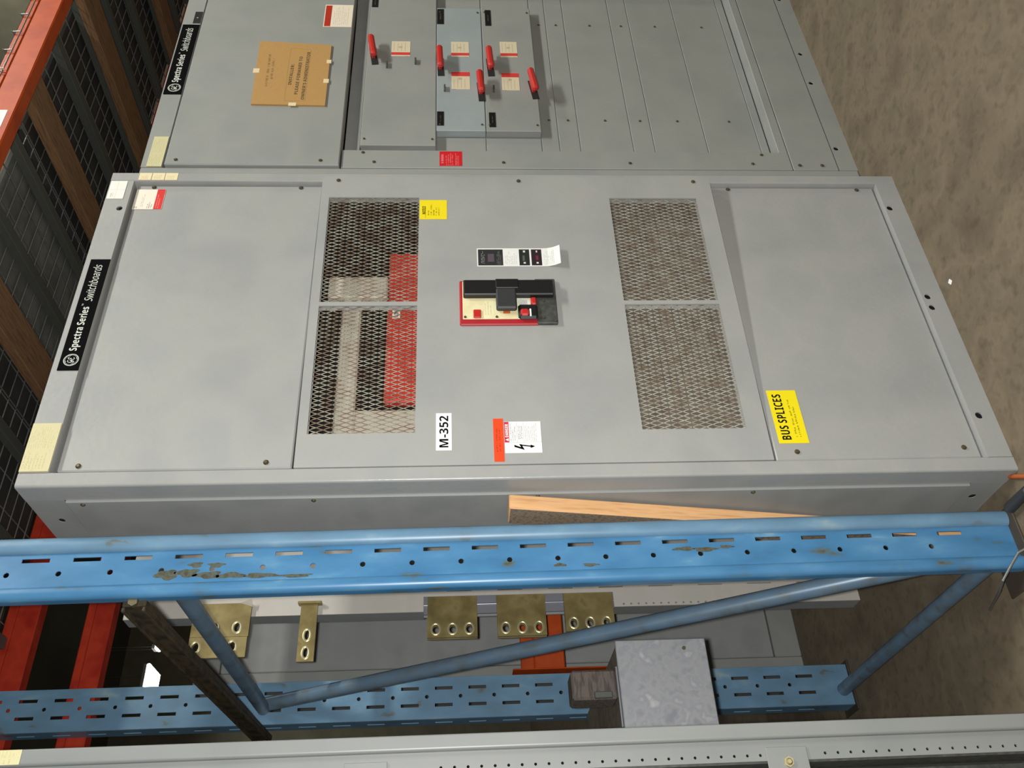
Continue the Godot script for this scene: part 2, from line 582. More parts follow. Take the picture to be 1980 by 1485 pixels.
func fitting(at: Vector3, along: Vector3, wid: float, energy: float, label: String) -> void:
	var t := thing("light_fitting", label, "light", at)
	var L := along.length()
	var d := along / L
	var s := d.cross(Vector3.UP).normalized()
	var hx := d * (L * 0.5)
	var b := MB.new()
	var e := V(absf(hx.x) + absf(s.x) * wid * 0.5, 0, absf(hx.z) + absf(s.z) * wid * 0.5)
	b.box(at + V(-e.x, 0.0, -e.z), at + V(e.x, 0.06, e.z), 0.01)
	part("housing", b, M.house, t)
	for k in [-1, 1]:
		var q := MB.new()
		var o: Vector3 = at + s * wid * 0.22 * k - V(0, 0.02, 0)
		q.tube(o - hx * 0.96, o + hx * 0.96, 0.019, 10)
		part("tube", q, M.tube, t)
	if L < 1.0:
		part("diffuser", bx(at + V(-e.x, -0.045, -e.z), at + V(e.x, -0.001, e.z), 0.008), M.tube, t)
	for k in [-1, 1]:
		var c := MB.new()
		var o: Vector3 = at + hx * 0.8 * k
		c.tube(o + V(0, 0.06, 0), V(o.x, 7.5, o.z), 0.006, 6)
		part("hanger", c, M.wire, t)
	var l := AreaLight3D.new()
	l.name = "area_light"
	l.area_size = Vector2(L, wid) if absf(d.x) > 0.5 else Vector2(wid, L)
	l.light_energy = energy
	l.light_color = Color(1.0, 1.0, 0.97)
	l.area_range = 30.0
	l.shadow_enabled = true
	t.add_child(l)
	l.rotation_degrees = V(-90, 0, 0)
	l.position = V(0, -0.05, 0)

# ------------------------------------------------------------------ main switchboard
func post_profile(x0: float, x1: float, zf: float, zb: float, r: float, left_round := true) -> PackedVector2Array:
	var p := PackedVector2Array()
	p.append(Vector2(x0, zb))
	if left_round:
		for i in 6:
			var a := PI - i * PI / 10.0
			p.append(Vector2(x0 + r + r * cos(a), zf - r + r * sin(a)))
	else:
		p.append(Vector2(x0, zf))
	for i in 6:
		var a := PI * 0.5 - i * PI / 10.0
		p.append(Vector2(x1 - r * 0.5 + r * 0.5 * cos(a), zf - r * 0.5 + r * 0.5 * sin(a)))
	p.append(Vector2(x1, zb))
	return p

func emblem(c: Vector3, r: float, parent: Node3D, z: float, called := "emblem") -> void:
	# round monogram badge: double ring with flourishes and two script letters inside
	var b := MB.new()
	var zz := V(0, 0, 1)
	for k in 40:
		var t0 := TAU * k / 40.0
		var t1 := TAU * (k + 1) / 40.0
		for q in [[0.9, 1.0], [0.78, 0.82]]:
			var p0 := V(cos(t0), sin(t0), 0)
			var p1 := V(cos(t1), sin(t1), 0)
			b.quad(c + p0 * r * q[0] + zz * z, c + p0 * r * q[1] + zz * z, c + p1 * r * q[1] + zz * z, c + p1 * r * q[0] + zz * z)
	for k in 4:
		var a := TAU * (k + 0.15) / 4.0
		var d := V(cos(a), sin(a), 0)
		var e := V(-sin(a), cos(a), 0)
		var pts := []
		for i in 6:
			var t := i / 5.0
			pts.append(c + d * r * (0.86 - 0.16 * sin(t * PI)) + e * r * (t - 0.2) * 0.42 + zz * z)
		for i in 5:
			b.tube(pts[i], pts[i + 1], r * 0.035, 4)
	# script letters as strokes
	var strokes := [
		[Vector2(-0.08, 0.34), Vector2(-0.22, 0.44), Vector2(-0.4, 0.3), Vector2(-0.46, 0.02), Vector2(-0.36, -0.16), Vector2(-0.2, -0.08), Vector2(-0.1, 0.12), Vector2(-0.16, -0.3), Vector2(-0.32, -0.46), Vector2(-0.46, -0.34), Vector2(-0.3, -0.2), Vector2(-0.02, -0.08)],
		[Vector2(0.42, 0.3), Vector2(0.28, 0.44), Vector2(0.12, 0.32), Vector2(0.16, 0.1), Vector2(0.3, 0.06), Vector2(0.12, 0.02), Vector2(0.04, -0.24), Vector2(0.2, -0.42), Vector2(0.42, -0.28)]]
	for s in strokes:
		for i in s.size() - 1:
			b.tube(c + V(s[i].x, s[i].y, 0) * r + zz * z, c + V(s[i + 1].x, s[i + 1].y, 0) * r + zz * z, r * 0.05, 5)
	part(called, b, M.silverprint, parent)

func nameplate(x0: float, x1: float, y0: float, y1: float, z: float, parent: Node3D) -> void:
	var pl := sticker("nameplate", x0, x1, y0, y1, z, M.print, parent, Transform3D(), "black nameplate with white print", 0.0015)
	var w := x1 - x0
	var h := y1 - y0
	var yc := (y0 + y1) * 0.5
	emblem(V(x0 + w * 0.085, yc - h * 0.03, 0), h * 0.36, pl, z + 0.002)
	lettering("Spectra Series", V(x0 + w * 0.355, yc - h * 0.02, z + 0.0016), w * 0.385, h * 0.52, M.silverprint, pl, Transform3D(), true)
	lettering("TM", V(x0 + w * 0.567, yc + h * 0.22, z + 0.0016), w * 0.018, h * 0.08, M.silverprint, pl, Transform3D(), false, "trademark_sign")
	lettering("Switchboards", V(x0 + w * 0.775, yc + h * 0.03, z + 0.0016), w * 0.34, h * 0.44, M.silverprint, pl, Transform3D(), false, "lettering", 0.2)

func grille_mesh(w: float, h: float) -> ArrayMesh:
	var b := MB.new()
	var a := 0.0126 * 0.5
	var q := 0.034 * 0.5
	var ni := int(w / a) + 1
	var nj := int(h / q) + 1
	for j in nj:
		for i in ni + 1:
			if (i + j) % 2:
				continue
			for s in [-1, 1]:
				var k: int = i + s
				if k < 0 or k > ni:
					continue
				var p := V(i * a, j * q, 0)
				var r := V(k * a, (j + 1) * q, 0)
				var e := 0.0011
				var d := V(0.0019, 0, -0.0026)   # each strand stands twisted, as expanded metal does
				var m := p.lerp(r, 0.5) + V(-s * 0.0006, 0, 0)
				for seg in [[p, m], [m, r]]:
					var A: Vector3 = seg[0]
					var B: Vector3 = seg[1]
					var x := V(e, 0, 0)
					b.quad(A - x, A + x, B + x, B - x)
					b.quad(A + x, A + x + d, B + x + d, B + x)
					b.quad(A - x + d, A - x, B - x, B - x + d)
					b.quad(A + x + d, A - x + d, B - x + d, B + x + d)
	return b.mesh()

func main_switchboard() -> void:
	var t := thing("switchboard", "large light grey electrical switchboard with four mesh vents and a red framed breaker", "switchboard", V(0.509, 0, -0.17))
	var b := MB.new()
	b.column(post_profile(0.0, 0.036, 0.0, -0.062, 0.006), 0.0, 2.286)
	part("corner_post", b, M.post, t)
	b = MB.new()
	b.column(post_profile(0.9855, 1.018, 0.0, -0.062, 0.004), 0.0, 2.286)
	part("corner_post", b, M.post, t)
	b = MB.new()
	b.plate(V(0.0365, 2.222, -0.001), V(1, 0, 0), V(0, 1, 0), 0.9485, 0.064, 0.004, [[0.8375, 0.018, 0.0085, 0.0085, false]])
	b.box(V(0.0365, 2.222, -0.036), V(0.985, 2.225, -0.005))
	part("top_rail", b, M.grey, t)
	b = MB.new()
	b.plate(V(0.0365, 0.0, -0.001), V(1, 0, 0), V(0, 1, 0), 0.9485, 0.06, 0.004, [[0.118, 0.040, 0.0095, 0.0095, false], [0.4645, 0.044, 0.009, 0.009, false], [0.5025, 0.044, 0.009, 0.009, false], [0.8445, 0.046, 0.0095, 0.0095, false]])
	b.box(V(0.0365, 0.057, -0.036), V(0.985, 0.06, -0.005))
	part("bottom_rail", b, M.grey, t)
	# enclosure: top, right side, back and the floor of the cabinet
	b = MB.new()
	b.box(V(0.003, 2.278, -0.335), V(1.015, 2.285, -0.035))
	b.box(V(1.008, 0.0, -0.335), V(1.015, 2.278, -0.062))
	b.box(V(0.003, 0.0, -0.335), V(1.008, 2.278, -0.328))
	b.box(V(0.014, 0.0, -0.328), V(1.008, 0.01, -0.04))
	part("enclosure", b, M.grey, t)
	# left side: rails and a sheet set a little back
	b = MB.new()
	b.plate(V(0.001, 2.202, -0.335), V(0, 0, 1), V(0, 1, 0), 0.271, 0.084, 0.0012, [[0.173, 0.039, 0.009, 0.007, false]])
	part("side_rail", b, M.sidegrey, t)
	b = MB.new()
	b.plate(V(0.001, 0.0, -0.335), V(0, 0, 1), V(0, 1, 0), 0.271, 0.084, 0.0012, [[0.205, 0.05, 0.009, 0.009, false]])
	part("side_rail", b, M.sidegrey, t)
	var sp := part("side_panel", bx(V(-0.005, 0.086, -0.330), V(0.010, 2.2, -0.064), 0.0025), M.sidegrey, t)
	for y in [2.163, 1.648, 1.131, 0.618]:
		screw(sp, V(-0.005, y, -0.075), V(-1, 0, 0), 0.0055)
	for q in [[V(0.005, 2.206, -0.25), V(0.007, 2.274, -0.07)], [V(0.005, 0.012, -0.25), V(0.007, 0.082, -0.066)], [V(0.04, 0.012, -0.034), V(0.98, 0.056, -0.032)], [V(0.80, 2.2255, -0.034), V(0.98, 2.277, -0.032)]]:
		part("hole_shade", bx(q[0], q[1]), M.dark, t)  # dark sheets stand in for the shade behind the holes
	# front sheets
	var up := part("upper_panel", bx(V(0.047, 1.6945, -0.035), V(0.982, 2.214, -0.016), 0.003), M.grey, t)
	for q in [V(0.060, 2.168, -0.016), V(0.062, 1.753, -0.016), V(0.974, 2.168, -0.016), V(0.974, 1.756, -0.016)]:
		screw(up, q, V(0, 0, 1), 0.0065)
	var lo := part("lower_panel", bx(V(0.045, 0.064, -0.035), V(0.984, 0.566, -0.017), 0.003), M.grey, t)
	for q in [V(0.068, 0.512, -0.017), V(0.073, 0.100, -0.017), V(0.975, 0.507, -0.017), V(0.974, 0.115, -0.017)]:
		screw(lo, q, V(0, 0, 1), 0.0065)
	# centre sheet stands a little ajar on its right side
	var s := 0.0383
	var c := sqrt(1.0 - s * s)
	var cx := Transform3D(Basis(V(c, 0, s), V(0, 1, 0), V(-s, 0, c)), V(0.05, 0, -0.016))
	b = MB.new()
	b.xf = cx
	var xs := [-0.003, 0.085, 0.465, 0.478, 0.852, 0.934]
	var ys := [0.572, 0.622, 0.875, 1.416, 1.667, 1.690]
	for i in 5:
		for j in 5:
			if (i == 1 or i == 3) and (j == 1 or j == 3):
				continue
			var a0 := V(xs[i], ys[j], 0)
			var a1 := V(xs[i + 1], ys[j + 1], 0)
			var q := V(0, 0, -0.02)
			b.quad(a0, V(a1.x, a0.y, 0), a1, V(a0.x, a1.y, 0))
			b.quad(V(a0.x, a1.y, 0) + q, a1 + q, V(a1.x, a0.y, 0) + q, a0 + q)
	var zb := V(0, 0, -0.02)
	var rects := [[xs[0], xs[5], ys[0], ys[5], false]]
	for i in [1, 3]:
		for j in [1, 3]:
			rects.append([xs[i], xs[i + 1], ys[j], ys[j + 1], true])
	for r in rects:
		var p := [V(r[0], r[2], 0), V(r[1], r[2], 0), V(r[1], r[3], 0), V(r[0], r[3], 0)]
		for k in 4:
			if r[4]:
				b.quad(p[k], p[(k + 1) % 4], p[(k + 1) % 4] + zb * 0.2, p[k] + zb * 0.2)
			else:
				b.quad(p[k] + zb, p[(k + 1) % 4] + zb, p[(k + 1) % 4], p[k])
	var ce := part("center_panel", b, M.grey, t)
	for y in [1.645, 1.132, 0.621]:
		screw(ce, cx * V(0.918, y, 0), cx.basis.z, 0.006)
	var gm := grille_mesh(0.392, 0.268)
	for q in [[0.08, 1.410, 0], [0.472, 1.410, 0], [0.08, 0.615, 1], [0.472, 0.615, 1]]:
		var g := MeshInstance3D.new()
		g.name = "expanded_metal_grille"
		g.mesh = gm
		g.material_override = M.mesh if q[2] == 0 else M.meshrust
		t.add_child(g, true)
		var f := cx * Transform3D(Basis(), V(q[0], q[1], -0.0055))
		f.origin -= t.position
		g.transform = f
	# what shows behind the vents
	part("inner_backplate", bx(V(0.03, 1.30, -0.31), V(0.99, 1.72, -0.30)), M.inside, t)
	part("shade_liner", bx(V(0.985, 1.30, -0.30), V(0.99, 1.72, -0.07)), M.inside, t)  # added dark liner, stands in for shade inside the cabinet
	part("bus_barrier", bx(V(0.285, 1.36, -0.13), V(0.80, 1.502, -0.10), 0.006), M.redbar, t)
	var tg := part("barrier_tag", bx(V(0.555, 1.467, -0.0995), V(0.596, 1.488, -0.0985)), M.paper, t)
	lettering("LINE", V(0.5755, 1.4775, -0.0984), 0.028, 0.011, M.print, tg)
	part("support_bar", bx(V(0.10, 1.567, -0.085), V(0.60, 1.617, -0.06), 0.004), M.paleplate, t)
	part("support_bar", bx(V(0.155, 1.38, -0.085), V(0.232, 1.567, -0.058), 0.004), M.paleplate, t)
	part("support_bar", bx(V(0.60, 1.50, -0.085), V(0.675, 1.66, -0.062), 0.004), M.paleplate, t)
	part("vent_filter", bx(V(0.09, 0.58, -0.075), V(0.97, 0.92, -0.055)), M.filter, t)
	# stickers on the rails and sheets
	nameplate(0.317, 0.680, 2.222, 2.272, -0.0005, t)
	sticker("certificate_sheet", 0.038, 0.165, 2.2225, 2.2855, -0.0005, M.tanprint, t, Transform3D(), "tan printed sheet", 0.003)
	var im := sheet(96, 64, c8(240, 236, 228))
	fillr(im, 0.0, 0.48, 1.0, 0.02, c8(200, 196, 188)); fillr(im, 0.5, 0.0, 0.015, 1.0, c8(200, 196, 188)); lines(im, 0.1, 0.2, 0.3, 0.2, 2, c8(120, 116, 110))
	sticker("rating_label", 0.911, 0.983, 2.238, 2.283, -0.0005, print_mat(im), t, Transform3D(), "white label")
	for k in 3:
		im = sheet(48, 48, c8(232, 218, 178))
		lines(im, 0.12, 0.18, 0.7, 0.6, 5, c8(196, 170, 120))
		sticker("inspection_tag", 0.9875, 1.0165, 2.176 - k * 0.0365, 2.2105 - k * 0.0365, 0.0001, print_mat(im), t, Transform3D(), "small tan printed square")
	im = sheet(128, 128, c8(238, 230, 214))
	fillr(im, 0, 0.72, 1, 0.28, c8(214, 44, 40)); lines(im, 0.05, 0.05, 0.1, 0.12, 2, c8(60, 56, 50)); lines(im, 0.12, 0.26, 0.66, 0.1, 2, c8(150, 144, 132)); lines(im, 0.05, 0.48, 0.32, 0.2, 3, c8(70, 66, 60)); lines(im, 0.06, 0.78, 0.8, 0.14, 2, c8(240, 180, 170))
	sticker("notice_label", 0.885, 0.965, 2.133, 2.213, -0.0155, print_mat(im), t, Transform3D(), "white label with red band")
	# on the centre sheet
	im = sheet(96, 96, c8(240, 218, 20))
	for r in [[0.3, 0.78, 0.2], [0.24, 0.50, 0.31], [0.24, 0.74, 0.40], [0.24, 0.46, 0.50], [0.24, 0.66, 0.59], [0.24, 0.68, 0.68]]:
		if r[2] > 0.25:
			lines(im, 0.2, r[2], r[1] - 0.1, 0.07, 1, c8(70, 64, 10), false, 0.7)
	lines(im, 0.1, 0.2, 0.75, 0.05, 1, c8(70, 64, 10), false, 0.8)
	var st := sticker("notice_label", 0.768, 0.841, 1.338, 1.414, 0.0, print_mat(im), t, cx, "yellow notice label")
	lettering("NOTICE", V(0.802, 1.402, 0.0009), 0.030, 0.009, M.print, st, cx)
	st = sticker("lot_sticker", 0.036, 0.137, 1.330, 1.367, 0.0, M.white, t, cx, "white lot sticker")
	lettering("M-352", V(0.0865, 1.3485, 0.0009), 0.086, 0.021, M.print, st, cx)
	im = sheet(160, 32, c8(236, 70, 24))
	lines(im, 0.08, 0.25, 0.84, 0.6, 2, c8(120, 20, 8), true, 0.5)
	sticker("warning_strip", 0.004, 0.120, 1.208, 1.232, 0.0, print_mat(im), t, cx, "red orange warning strip")
	im = sheet(128, 128, c8(236, 236, 232))
	fillr(im, 0.34, 0.0, 0.66, 0.125, c8(196, 40, 60))
	fillr(im, 0.33, 0.0, 0.008, 1.0, c8(170, 170, 168)); fillr(im, 0.34, 0.34, 0.66, 0.008, c8(170, 170, 168)); fillr(im, 0.34, 0.52, 0.66, 0.008, c8(170, 170, 168))
	lines(im, 0.38, 0.16, 0.58, 0.17, 3, c8(90, 90, 92)); lines(im, 0.40, 0.37, 0.5, 0.13, 3, c8(90, 90, 92), true); lines(im, 0.38, 0.56, 0.58, 0.34, 7, c8(150, 150, 150))
	st = sticker("danger_label", 0.026, 0.111, 1.119, 1.206, 0.0, print_mat(im), t, cx, "white danger label with red band")
	lettering("DANGER", V(0.0865, 1.2005, 0.0009), 0.036, 0.0075, M.white, st, cx)
	b = MB.new()
	b.xf = cx
	var z := 0.0011
	# warning triangle and the shock arrow
	b.tri(V(0.0575, 1.1965, z), V(0.0655, 1.1965, z), V(0.0615, 1.2045, z))
	part("warning_triangle", b, M.white, st)
	b = MB.new()
	b.xf = cx
	for q in [[V(0.042, 1.184, z), V(0.0475, 1.184, z), V(0.0385, 1.1625, z), V(0.0335, 1.160, z)], [V(0.0335, 1.160, z), V(0.049, 1.1675, z), V(0.049, 1.1725, z), V(0.0385, 1.1672, z)], [V(0.049, 1.1725, z), V(0.0455, 1.1705, z), V(0.0415, 1.144, z), V(0.0445, 1.144, z)], [V(0.0385, 1.1455, z), V(0.0430, 1.1350, z), V(0.0475, 1.1455, z), V(0.0430, 1.1465, z)]]:
		b.quad(q[0], q[1], q[2], q[3]); b.quad(q[3], q[2], q[1], q[0])
	part("shock_arrow", b, M.print, st)
	# instruction strip, its lower end curling off the sheet
	im = sheet(64, 224, c8(232, 232, 228))
	fillr(im, 0.05, 0.015, 0.9, 0.30, c8(40, 42, 42)); fillr(im, 0.05, 0.512, 0.9, 0.125, c8(34, 38, 34)); fillr(im, 0.05, 0.66, 0.9, 0.128, c8(42, 28, 34))
	lines(im, 0.16, 0.05, 0.7, 0.05, 3, c8(190, 190, 190)); fillr(im, 0.25, 0.13, 0.45, 0.08, c8(84, 74, 84)); lines(im, 0.1, 0.24, 0.8, 0.06, 4, c8(190, 190, 190))
	lines(im, 0.12, 0.34, 0.7, 0.15, 7, c8(180, 180, 176)); lines(im, 0.1, 0.81, 0.8, 0.13, 7, c8(180, 180, 176))
	fillr(im, 0.3, 0.55, 0.3, 0.03, c8(84, 92, 78)); fillr(im, 0.35, 0.71, 0.25, 0.035, c8(112, 40, 50)); fillr(im, 0.15, 0.56, 0.1, 0.03, c8(210, 210, 210)); fillr(im, 0.78, 0.56, 0.12, 0.03, c8(210, 210, 210)); fillr(im, 0.15, 0.715, 0.1, 0.03, c8(210, 210, 210)); fillr(im, 0.78, 0.715, 0.12, 0.02, c8(210, 210, 210))
	b = MB.new()
	b.xf = cx
	var pr := []
	for k in 15:
		var y := 1.258 - 0.224 * k / 14.0
		var lift := 0.0008 + (pow(maxf(0.0, (1.075 - y)) / 0.041, 2.0) * 0.014)
		pr.append([y, lift, k / 14.0])
	for k in 14:
		var A := V(0.596, pr[k + 1][0], pr[k + 1][1])
		var B := V(0.660, pr[k + 1][0], pr[k + 1][1])
		var C := V(0.660, pr[k][0], pr[k][1])
		var D := V(0.596, pr[k][0], pr[k][1])
		var v0: float = pr[k + 1][2]
		var v1: float = pr[k][2]
		b.tri(A, B, C, null, null, null, Vector2(0, v0), Vector2(1, v0), Vector2(1, v1))
		b.tri(A, C, D, null, null, null, Vector2(0, v0), Vector2(1, v1), Vector2(0, v1))
		var o := V(0, 0, -0.0006)
		b.quad(D + o, C + o, B + o, A + o)
	part("instruction_strip", b, print_mat(im), t, "white instruction strip with black picture blocks, curling at its lower end")
	im = sheet(128, 64, c8(240, 220, 16))
	lines(im, 0.12, 0.62, 0.76, 0.24, 2, c8(90, 84, 10), false, 0.45)
	st = sticker("splice_label", 0.092, 0.246, 0.476, 0.5495, -0.0168, print_mat(im), t, Transform3D(), "yellow label")
	lettering("BUS SPLICES", V(0.168, 0.528, -0.0159), 0.132, 0.022, M.print, st)
	breaker(t, cx)

func breaker(t: Node3D, cx: Transform3D) -> void:
	var b := MB.new()
	b.xf = cx
	b.box(V(0.397, 1.104, -0.02), V(0.543, 1.307, 0.006), 0.003)
	var br := part("circuit_breaker", b, M.breakerred, t, "red framed circuit breaker with cream face and black handle")
	b = MB.new(); b.xf = cx
	b.box(V(0.413, 1.122, 0.006), V(0.537, 1.299, 0.009), 0.001)
	part("face_plate", b, M.cream, br)
	b = MB.new(); b.xf = cx
	b.box(V(0.398, 1.055, -0.01), V(0.545, 1.108, 0.010), 0.002)
	part("lower_cover", b, M.darkplate, br)
	b = MB.new(); b.xf = cx
	b.box(V(0.480, 1.062, 0.006), V(0.530, 1.297, 0.026), 0.003)
	b.box(V(0.500, 1.153, 0.022), V(0.5315, 1.213, 0.0275), 0.002)
	part("handle_guard", b, M.black, br)
	b = MB.new(); b.xf = cx
	b.box(V(0.434, 1.160, 0.010), V(0.500, 1.213, 0.029), 0.004)
	part("handle", b, M.softblack, br)
	b = MB.new(); b.xf = cx
	b.box(V(0.414, 1.252, 0.008), V(0.441, 1.272, 0.014), 0.002)
	part("trip_button", b, M.red, br)
	b = MB.new(); b.xf = cx
	b.box(V(0.429, 1.177, 0.008), V(0.439, 1.195, 0.0105), 0.001)
	part("charge_indicator", b, mat(c8(196, 96, 44), 0.5), br)
	b = MB.new(); b.xf = cx
	b.box(V(0.408, 1.106, 0.006), V(0.455, 1.157, 0.020), 0.006)
	part("rocker_housing", b, M.black, br)
	b = MB.new(); b.xf = cx
	b.box(V(0.414, 1.130, 0.016), V(0.436, 1.151, 0.025), 0.004)
	part("rocker", b, M.red, br)
	b = MB.new(); b.xf = cx
	b.box(V(0.412, 1.1235, 0.019), V(0.436, 1.128, 0.022), 0.001)
	part("rocker_mark", b, M.white, br)
	b = MB.new(); b.xf = cx
	b.box(V(0.456, 1.108, 0.008), V(0.48, 1.122, 0.016), 0.003)
	part("red_stop", b, M.red, br)
	for q in [V(0.419, 1.293, 0.009), V(0.419, 1.212, 0.009), V(0.405, 1.062, 0.010), V(0.415, 1.092, 0.010), V(0.470, 1.090, 0.010)]:
		var k := MB.new()
		k.xf = cx
		k.tube(q, q + V(0, 0, 0.0025), 0.004, 8, 0.003)
		part("cover_screw", k, M.screw, br)
	# small print on the face
	var im := sheet(128, 128, c8(232, 224, 182))
	lines(im, 0.05, 0.05, 0.8, 0.85, 3, c8(110, 100, 80), false, 0.22)
	sticker("rating_print", 0.424, 0.478, 1.218, 1.243, 0.0091, print_mat(im), br, cx, "", 0.0003)
	im = sheet(64, 128, c8(224, 226, 214))
	lines(im, 0.05, 0.1, 0.9, 0.8, 5, c8(110, 110, 104), false, 0.3)
	sticker("rating_print", 0.458, 0.479, 1.125, 1.157, 0.0091, print_mat(im), br, cx, "", 0.0003)

# ------------------------------------------------------------------ second switchboard
func second_switchboard() -> void:
	var z := -0.139
	var t := thing("switchboard", "grey switchboard with red breaker handles and a brown envelope on its upper door", "switchboard", V(1.71, 0, -0.5))
	part("corner_post", bx(V(1.022, 0, z - 0.07), V(1.2035, 2.286, z), 0.004), M.grey2, t)
	part("corner_post", bx(V(2.352, 0, z - 0.07), V(2.40, 2.286, z), 0.004), M.grey2, t)
	var b := MB.new()
	b.plate(V(1.204, 2.222, z - 0.001), V(1, 0, 0), V(0, 1, 0), 1.147, 0.064, 0.004)
	b.box(V(1.204, 2.222, z - 0.036), V(2.351, 2.225, z - 0.005))
	part("top_rail", b, M.grey2, t)
	b = MB.new()
	b.plate(V(1.204, 0, z - 0.001), V(1, 0, 0), V(0, 1, 0), 1.147, 0.060, 0.004, [[0.108, 0.045, 0.009, 0.009, false], [0.462, 0.043, 0.009, 0.009, false], [0.635, 0.040, 0.009, 0.009, false], [0.99, 0.040, 0.009, 0.009, false]])
	b.box(V(1.204, 0.057, z - 0.036), V(2.351, 0.06, z - 0.005))
	part("bottom_rail", b, M.grey2, t)
	part("hole_shade", bx(V(1.21, 0.012, z - 0.034), V(2.34, 0.056, z - 0.032)), M.dark, t)  # dark sheet in place of the shade behind the rail holes
	b = MB.new()
	b.box(V(1.024, 2.278, -0.78), V(2.398, 2.285, z - 0.035))
	b.box(V(2.39, 0, -0.78), V(2.398, 2.278, z - 0.07))
	b.box(V(1.024, 0, -0.78), V(1.032, 2.278, z - 0.07))
	b.box(V(1.032, 0, -0.78), V(2.39, 2.278, -0.772))
	part("enclosure", b, M.grey2, t)
	var up := part("upper_panel", bx(V(1.2055, 1.676, z - 0.035), V(2.350, 2.213, z + 0.010), 0.003), M.grey2, t)
	screw(up, V(1.226, 1.735, z + 0.010)); screw(up, V(1.226, 2.18, z + 0.010))
	# trim round the breaker space, the space itself set back
	b = MB.new()
	b.box(V(1.2055, 0.216, z - 0.05), V(1.290, 1.672, z), 0.002)
	b.box(V(2.268, 0.216, z - 0.05), V(2.350, 1.672, z), 0.002)
	b.box(V(1.2905, 0.216, z - 0.05), V(2.2675, 0.246, z), 0.002)
	var tr := part("breaker_trim", b, M.grey2, t)
	for q in [[1.232, 1.569], [1.232, 1.158], [1.232, 0.749], [1.232, 0.345], [1.276, 0.307], [1.277, 1.606]]:
		screw(tr, V(q[0], q[1], z), V(0, 0, 1), 0.0055)
	var lp := part("lower_panel", bx(V(1.2055, 0.063, z - 0.035), V(2.350, 0.2135, z - 0.001), 0.002), M.grey2, t)
	screw(lp, V(1.226, 0.19, z)); screw(lp, V(1.226, 0.115, z))
	part("mounting_plate", bx(V(1.2905, 0.247, z - 0.06), V(2.2675, 1.674, z - 0.0505)), M.sidegrey, t)
	var zp := z - 0.0455
	for q in [[0.250, 0.277], [0.279, 0.459], [0.461, 0.640], [0.642, 0.712], [0.714, 0.891], [0.893, 0.961], [0.963, 1.020]]:
		var f := part("filler_plate", bx(V(1.293, q[0], zp - 0.004), V(2.265, q[1], zp), 0.0015), M.grey2, t)
		if q[1] - q[0] > 0.04:
			for x in [1.503, 2.066]:
				screw(f, V(x, lerpf(q[0], q[1], 0.46), zp), V(0, 0, 1), 0.0045)
	for q in [[1.0225, 1.206], [1.2085, 1.3725]]:
		part("filler_plate", bx(V(1.293, q[0], zp - 0.004), V(1.409, q[1], zp), 0.0015), M.grey2, t)
		part("filler_plate", bx(V(2.135, q[0], zp - 0.004), V(2.265, q[1], zp), 0.0015), M.grey2, t)
	part("filler_strip", bx(V(1.293, 1.622, zp - 0.004), V(2.265, 1.634, zp + 0.016), 0.0015), M.grey2, t)
	# breaker units
	var zf := -0.158
	var units := [[1.337, 2.240, 1.3745, 1.6205, M.grey2], [1.413, 2.128, 1.2085, 1.3725, M.bluegrey], [1.412, 2.132, 1.0225, 1.2065, M.grey2]]
	for q in units:
		var u := part("breaker_unit", bx(V(q[0], q[2], zp - 0.003), V(q[1], q[3], zf), 0.002), q[4], t)
		for x in [q[0] + 0.03, q[1] - 0.03]:
			screw(u, V(x, q[2] + 0.012, zf), V(0, 0, 1), 0.004)
			screw(u, V(x, q[3] - 0.012, zf), V(0, 0, 1), 0.004)
		if q[2] > 1.3:
			handle(u, 1.833, 1.600, zf, -8.0)
			slot_mark(u, 1.761, 1.548, zf)
			slot_mark(u, 1.784, 1.448, zf)
		elif q[2] > 1.15:
			handle(u, 1.773, 1.361, zf, -2.0)
			handle(u, 1.634, 1.2215, zf, -3.0)
			slot_mark(u, 1.632, 1.345, zf)
		else:
			handle(u, 1.774, 1.185, zf, -3.0)
			handle(u, 1.648, 1.0395, zf, -7.0)
			slot_mark(u, 1.630, 1.175, zf)
	for q in [[1.820, 1.909, 1.468, 1.535, true], [1.821, 1.911, 1.257, 1.321, true], [1.822, 1.915, 1.082, 1.144, true], [1.633, 1.732, 1.257, 1.321, false], [1.630, 1.729, 1.084, 1.145, false]]:
		var im := sheet(96, 72, c8(216, 204, 174))
		var rx := 0.0 if q[4] else 0.74
		fillr(im, rx, 0.0, 0.26, 1.0, c8(212, 62, 58))
		if q[4]:
			fillr(im, 0.0, 0.0, 0.08, 1.0, c8(216, 204, 174))
		for k in 4:
			fillr(im, (0.34 if q[4] else 0.06) + 0.0, 0.12 + k * 0.2, 0.5 + 0.1 * rng.randf(), 0.05, c8(196, 182, 152))
		fillr(im, 0.55, 0.4, 0.12, 0.2, c8(186, 172, 142))
		sticker("breaker_label", q[0], q[1], q[2], q[3], zf, print_mat(im), t, Transform3D(), "cream label with red band")
	for q in [[1.437, 1.510, 1.348, 1.371], [1.431, 1.507, 1.174, 1.196], [2.021, 2.118, 1.347, 1.372], [2.015, 2.116, 1.171, 1.193], [2.125, 2.19, 1.594, 1.617]]:
		var im := sheet(96, 32, c8(20, 19, 19))
		lines(im, 0.2, 0.42, 0.6, 0.2, 1, c8(120, 116, 112), true, 0.9)
		sticker("circuit_tag", q[0], q[1], q[2], q[3], zf, print_mat(im, 0.4), t, Transform3D(), "small black circuit tag", 0.0015)
	nameplate(1.564, 1.964, 2.222, 2.281, z - 0.0005, t)
	var pm := sheet(48, 32, c8(22, 22, 22))
	fillr(pm, 0.45, 0.4, 0.1, 0.2, c8(170, 170, 160))
	sticker("circuit_tag", 1.974, 2.046, 2.2235, 2.249, z - 0.0005, print_mat(pm), t, Transform3D(), "small black tag")
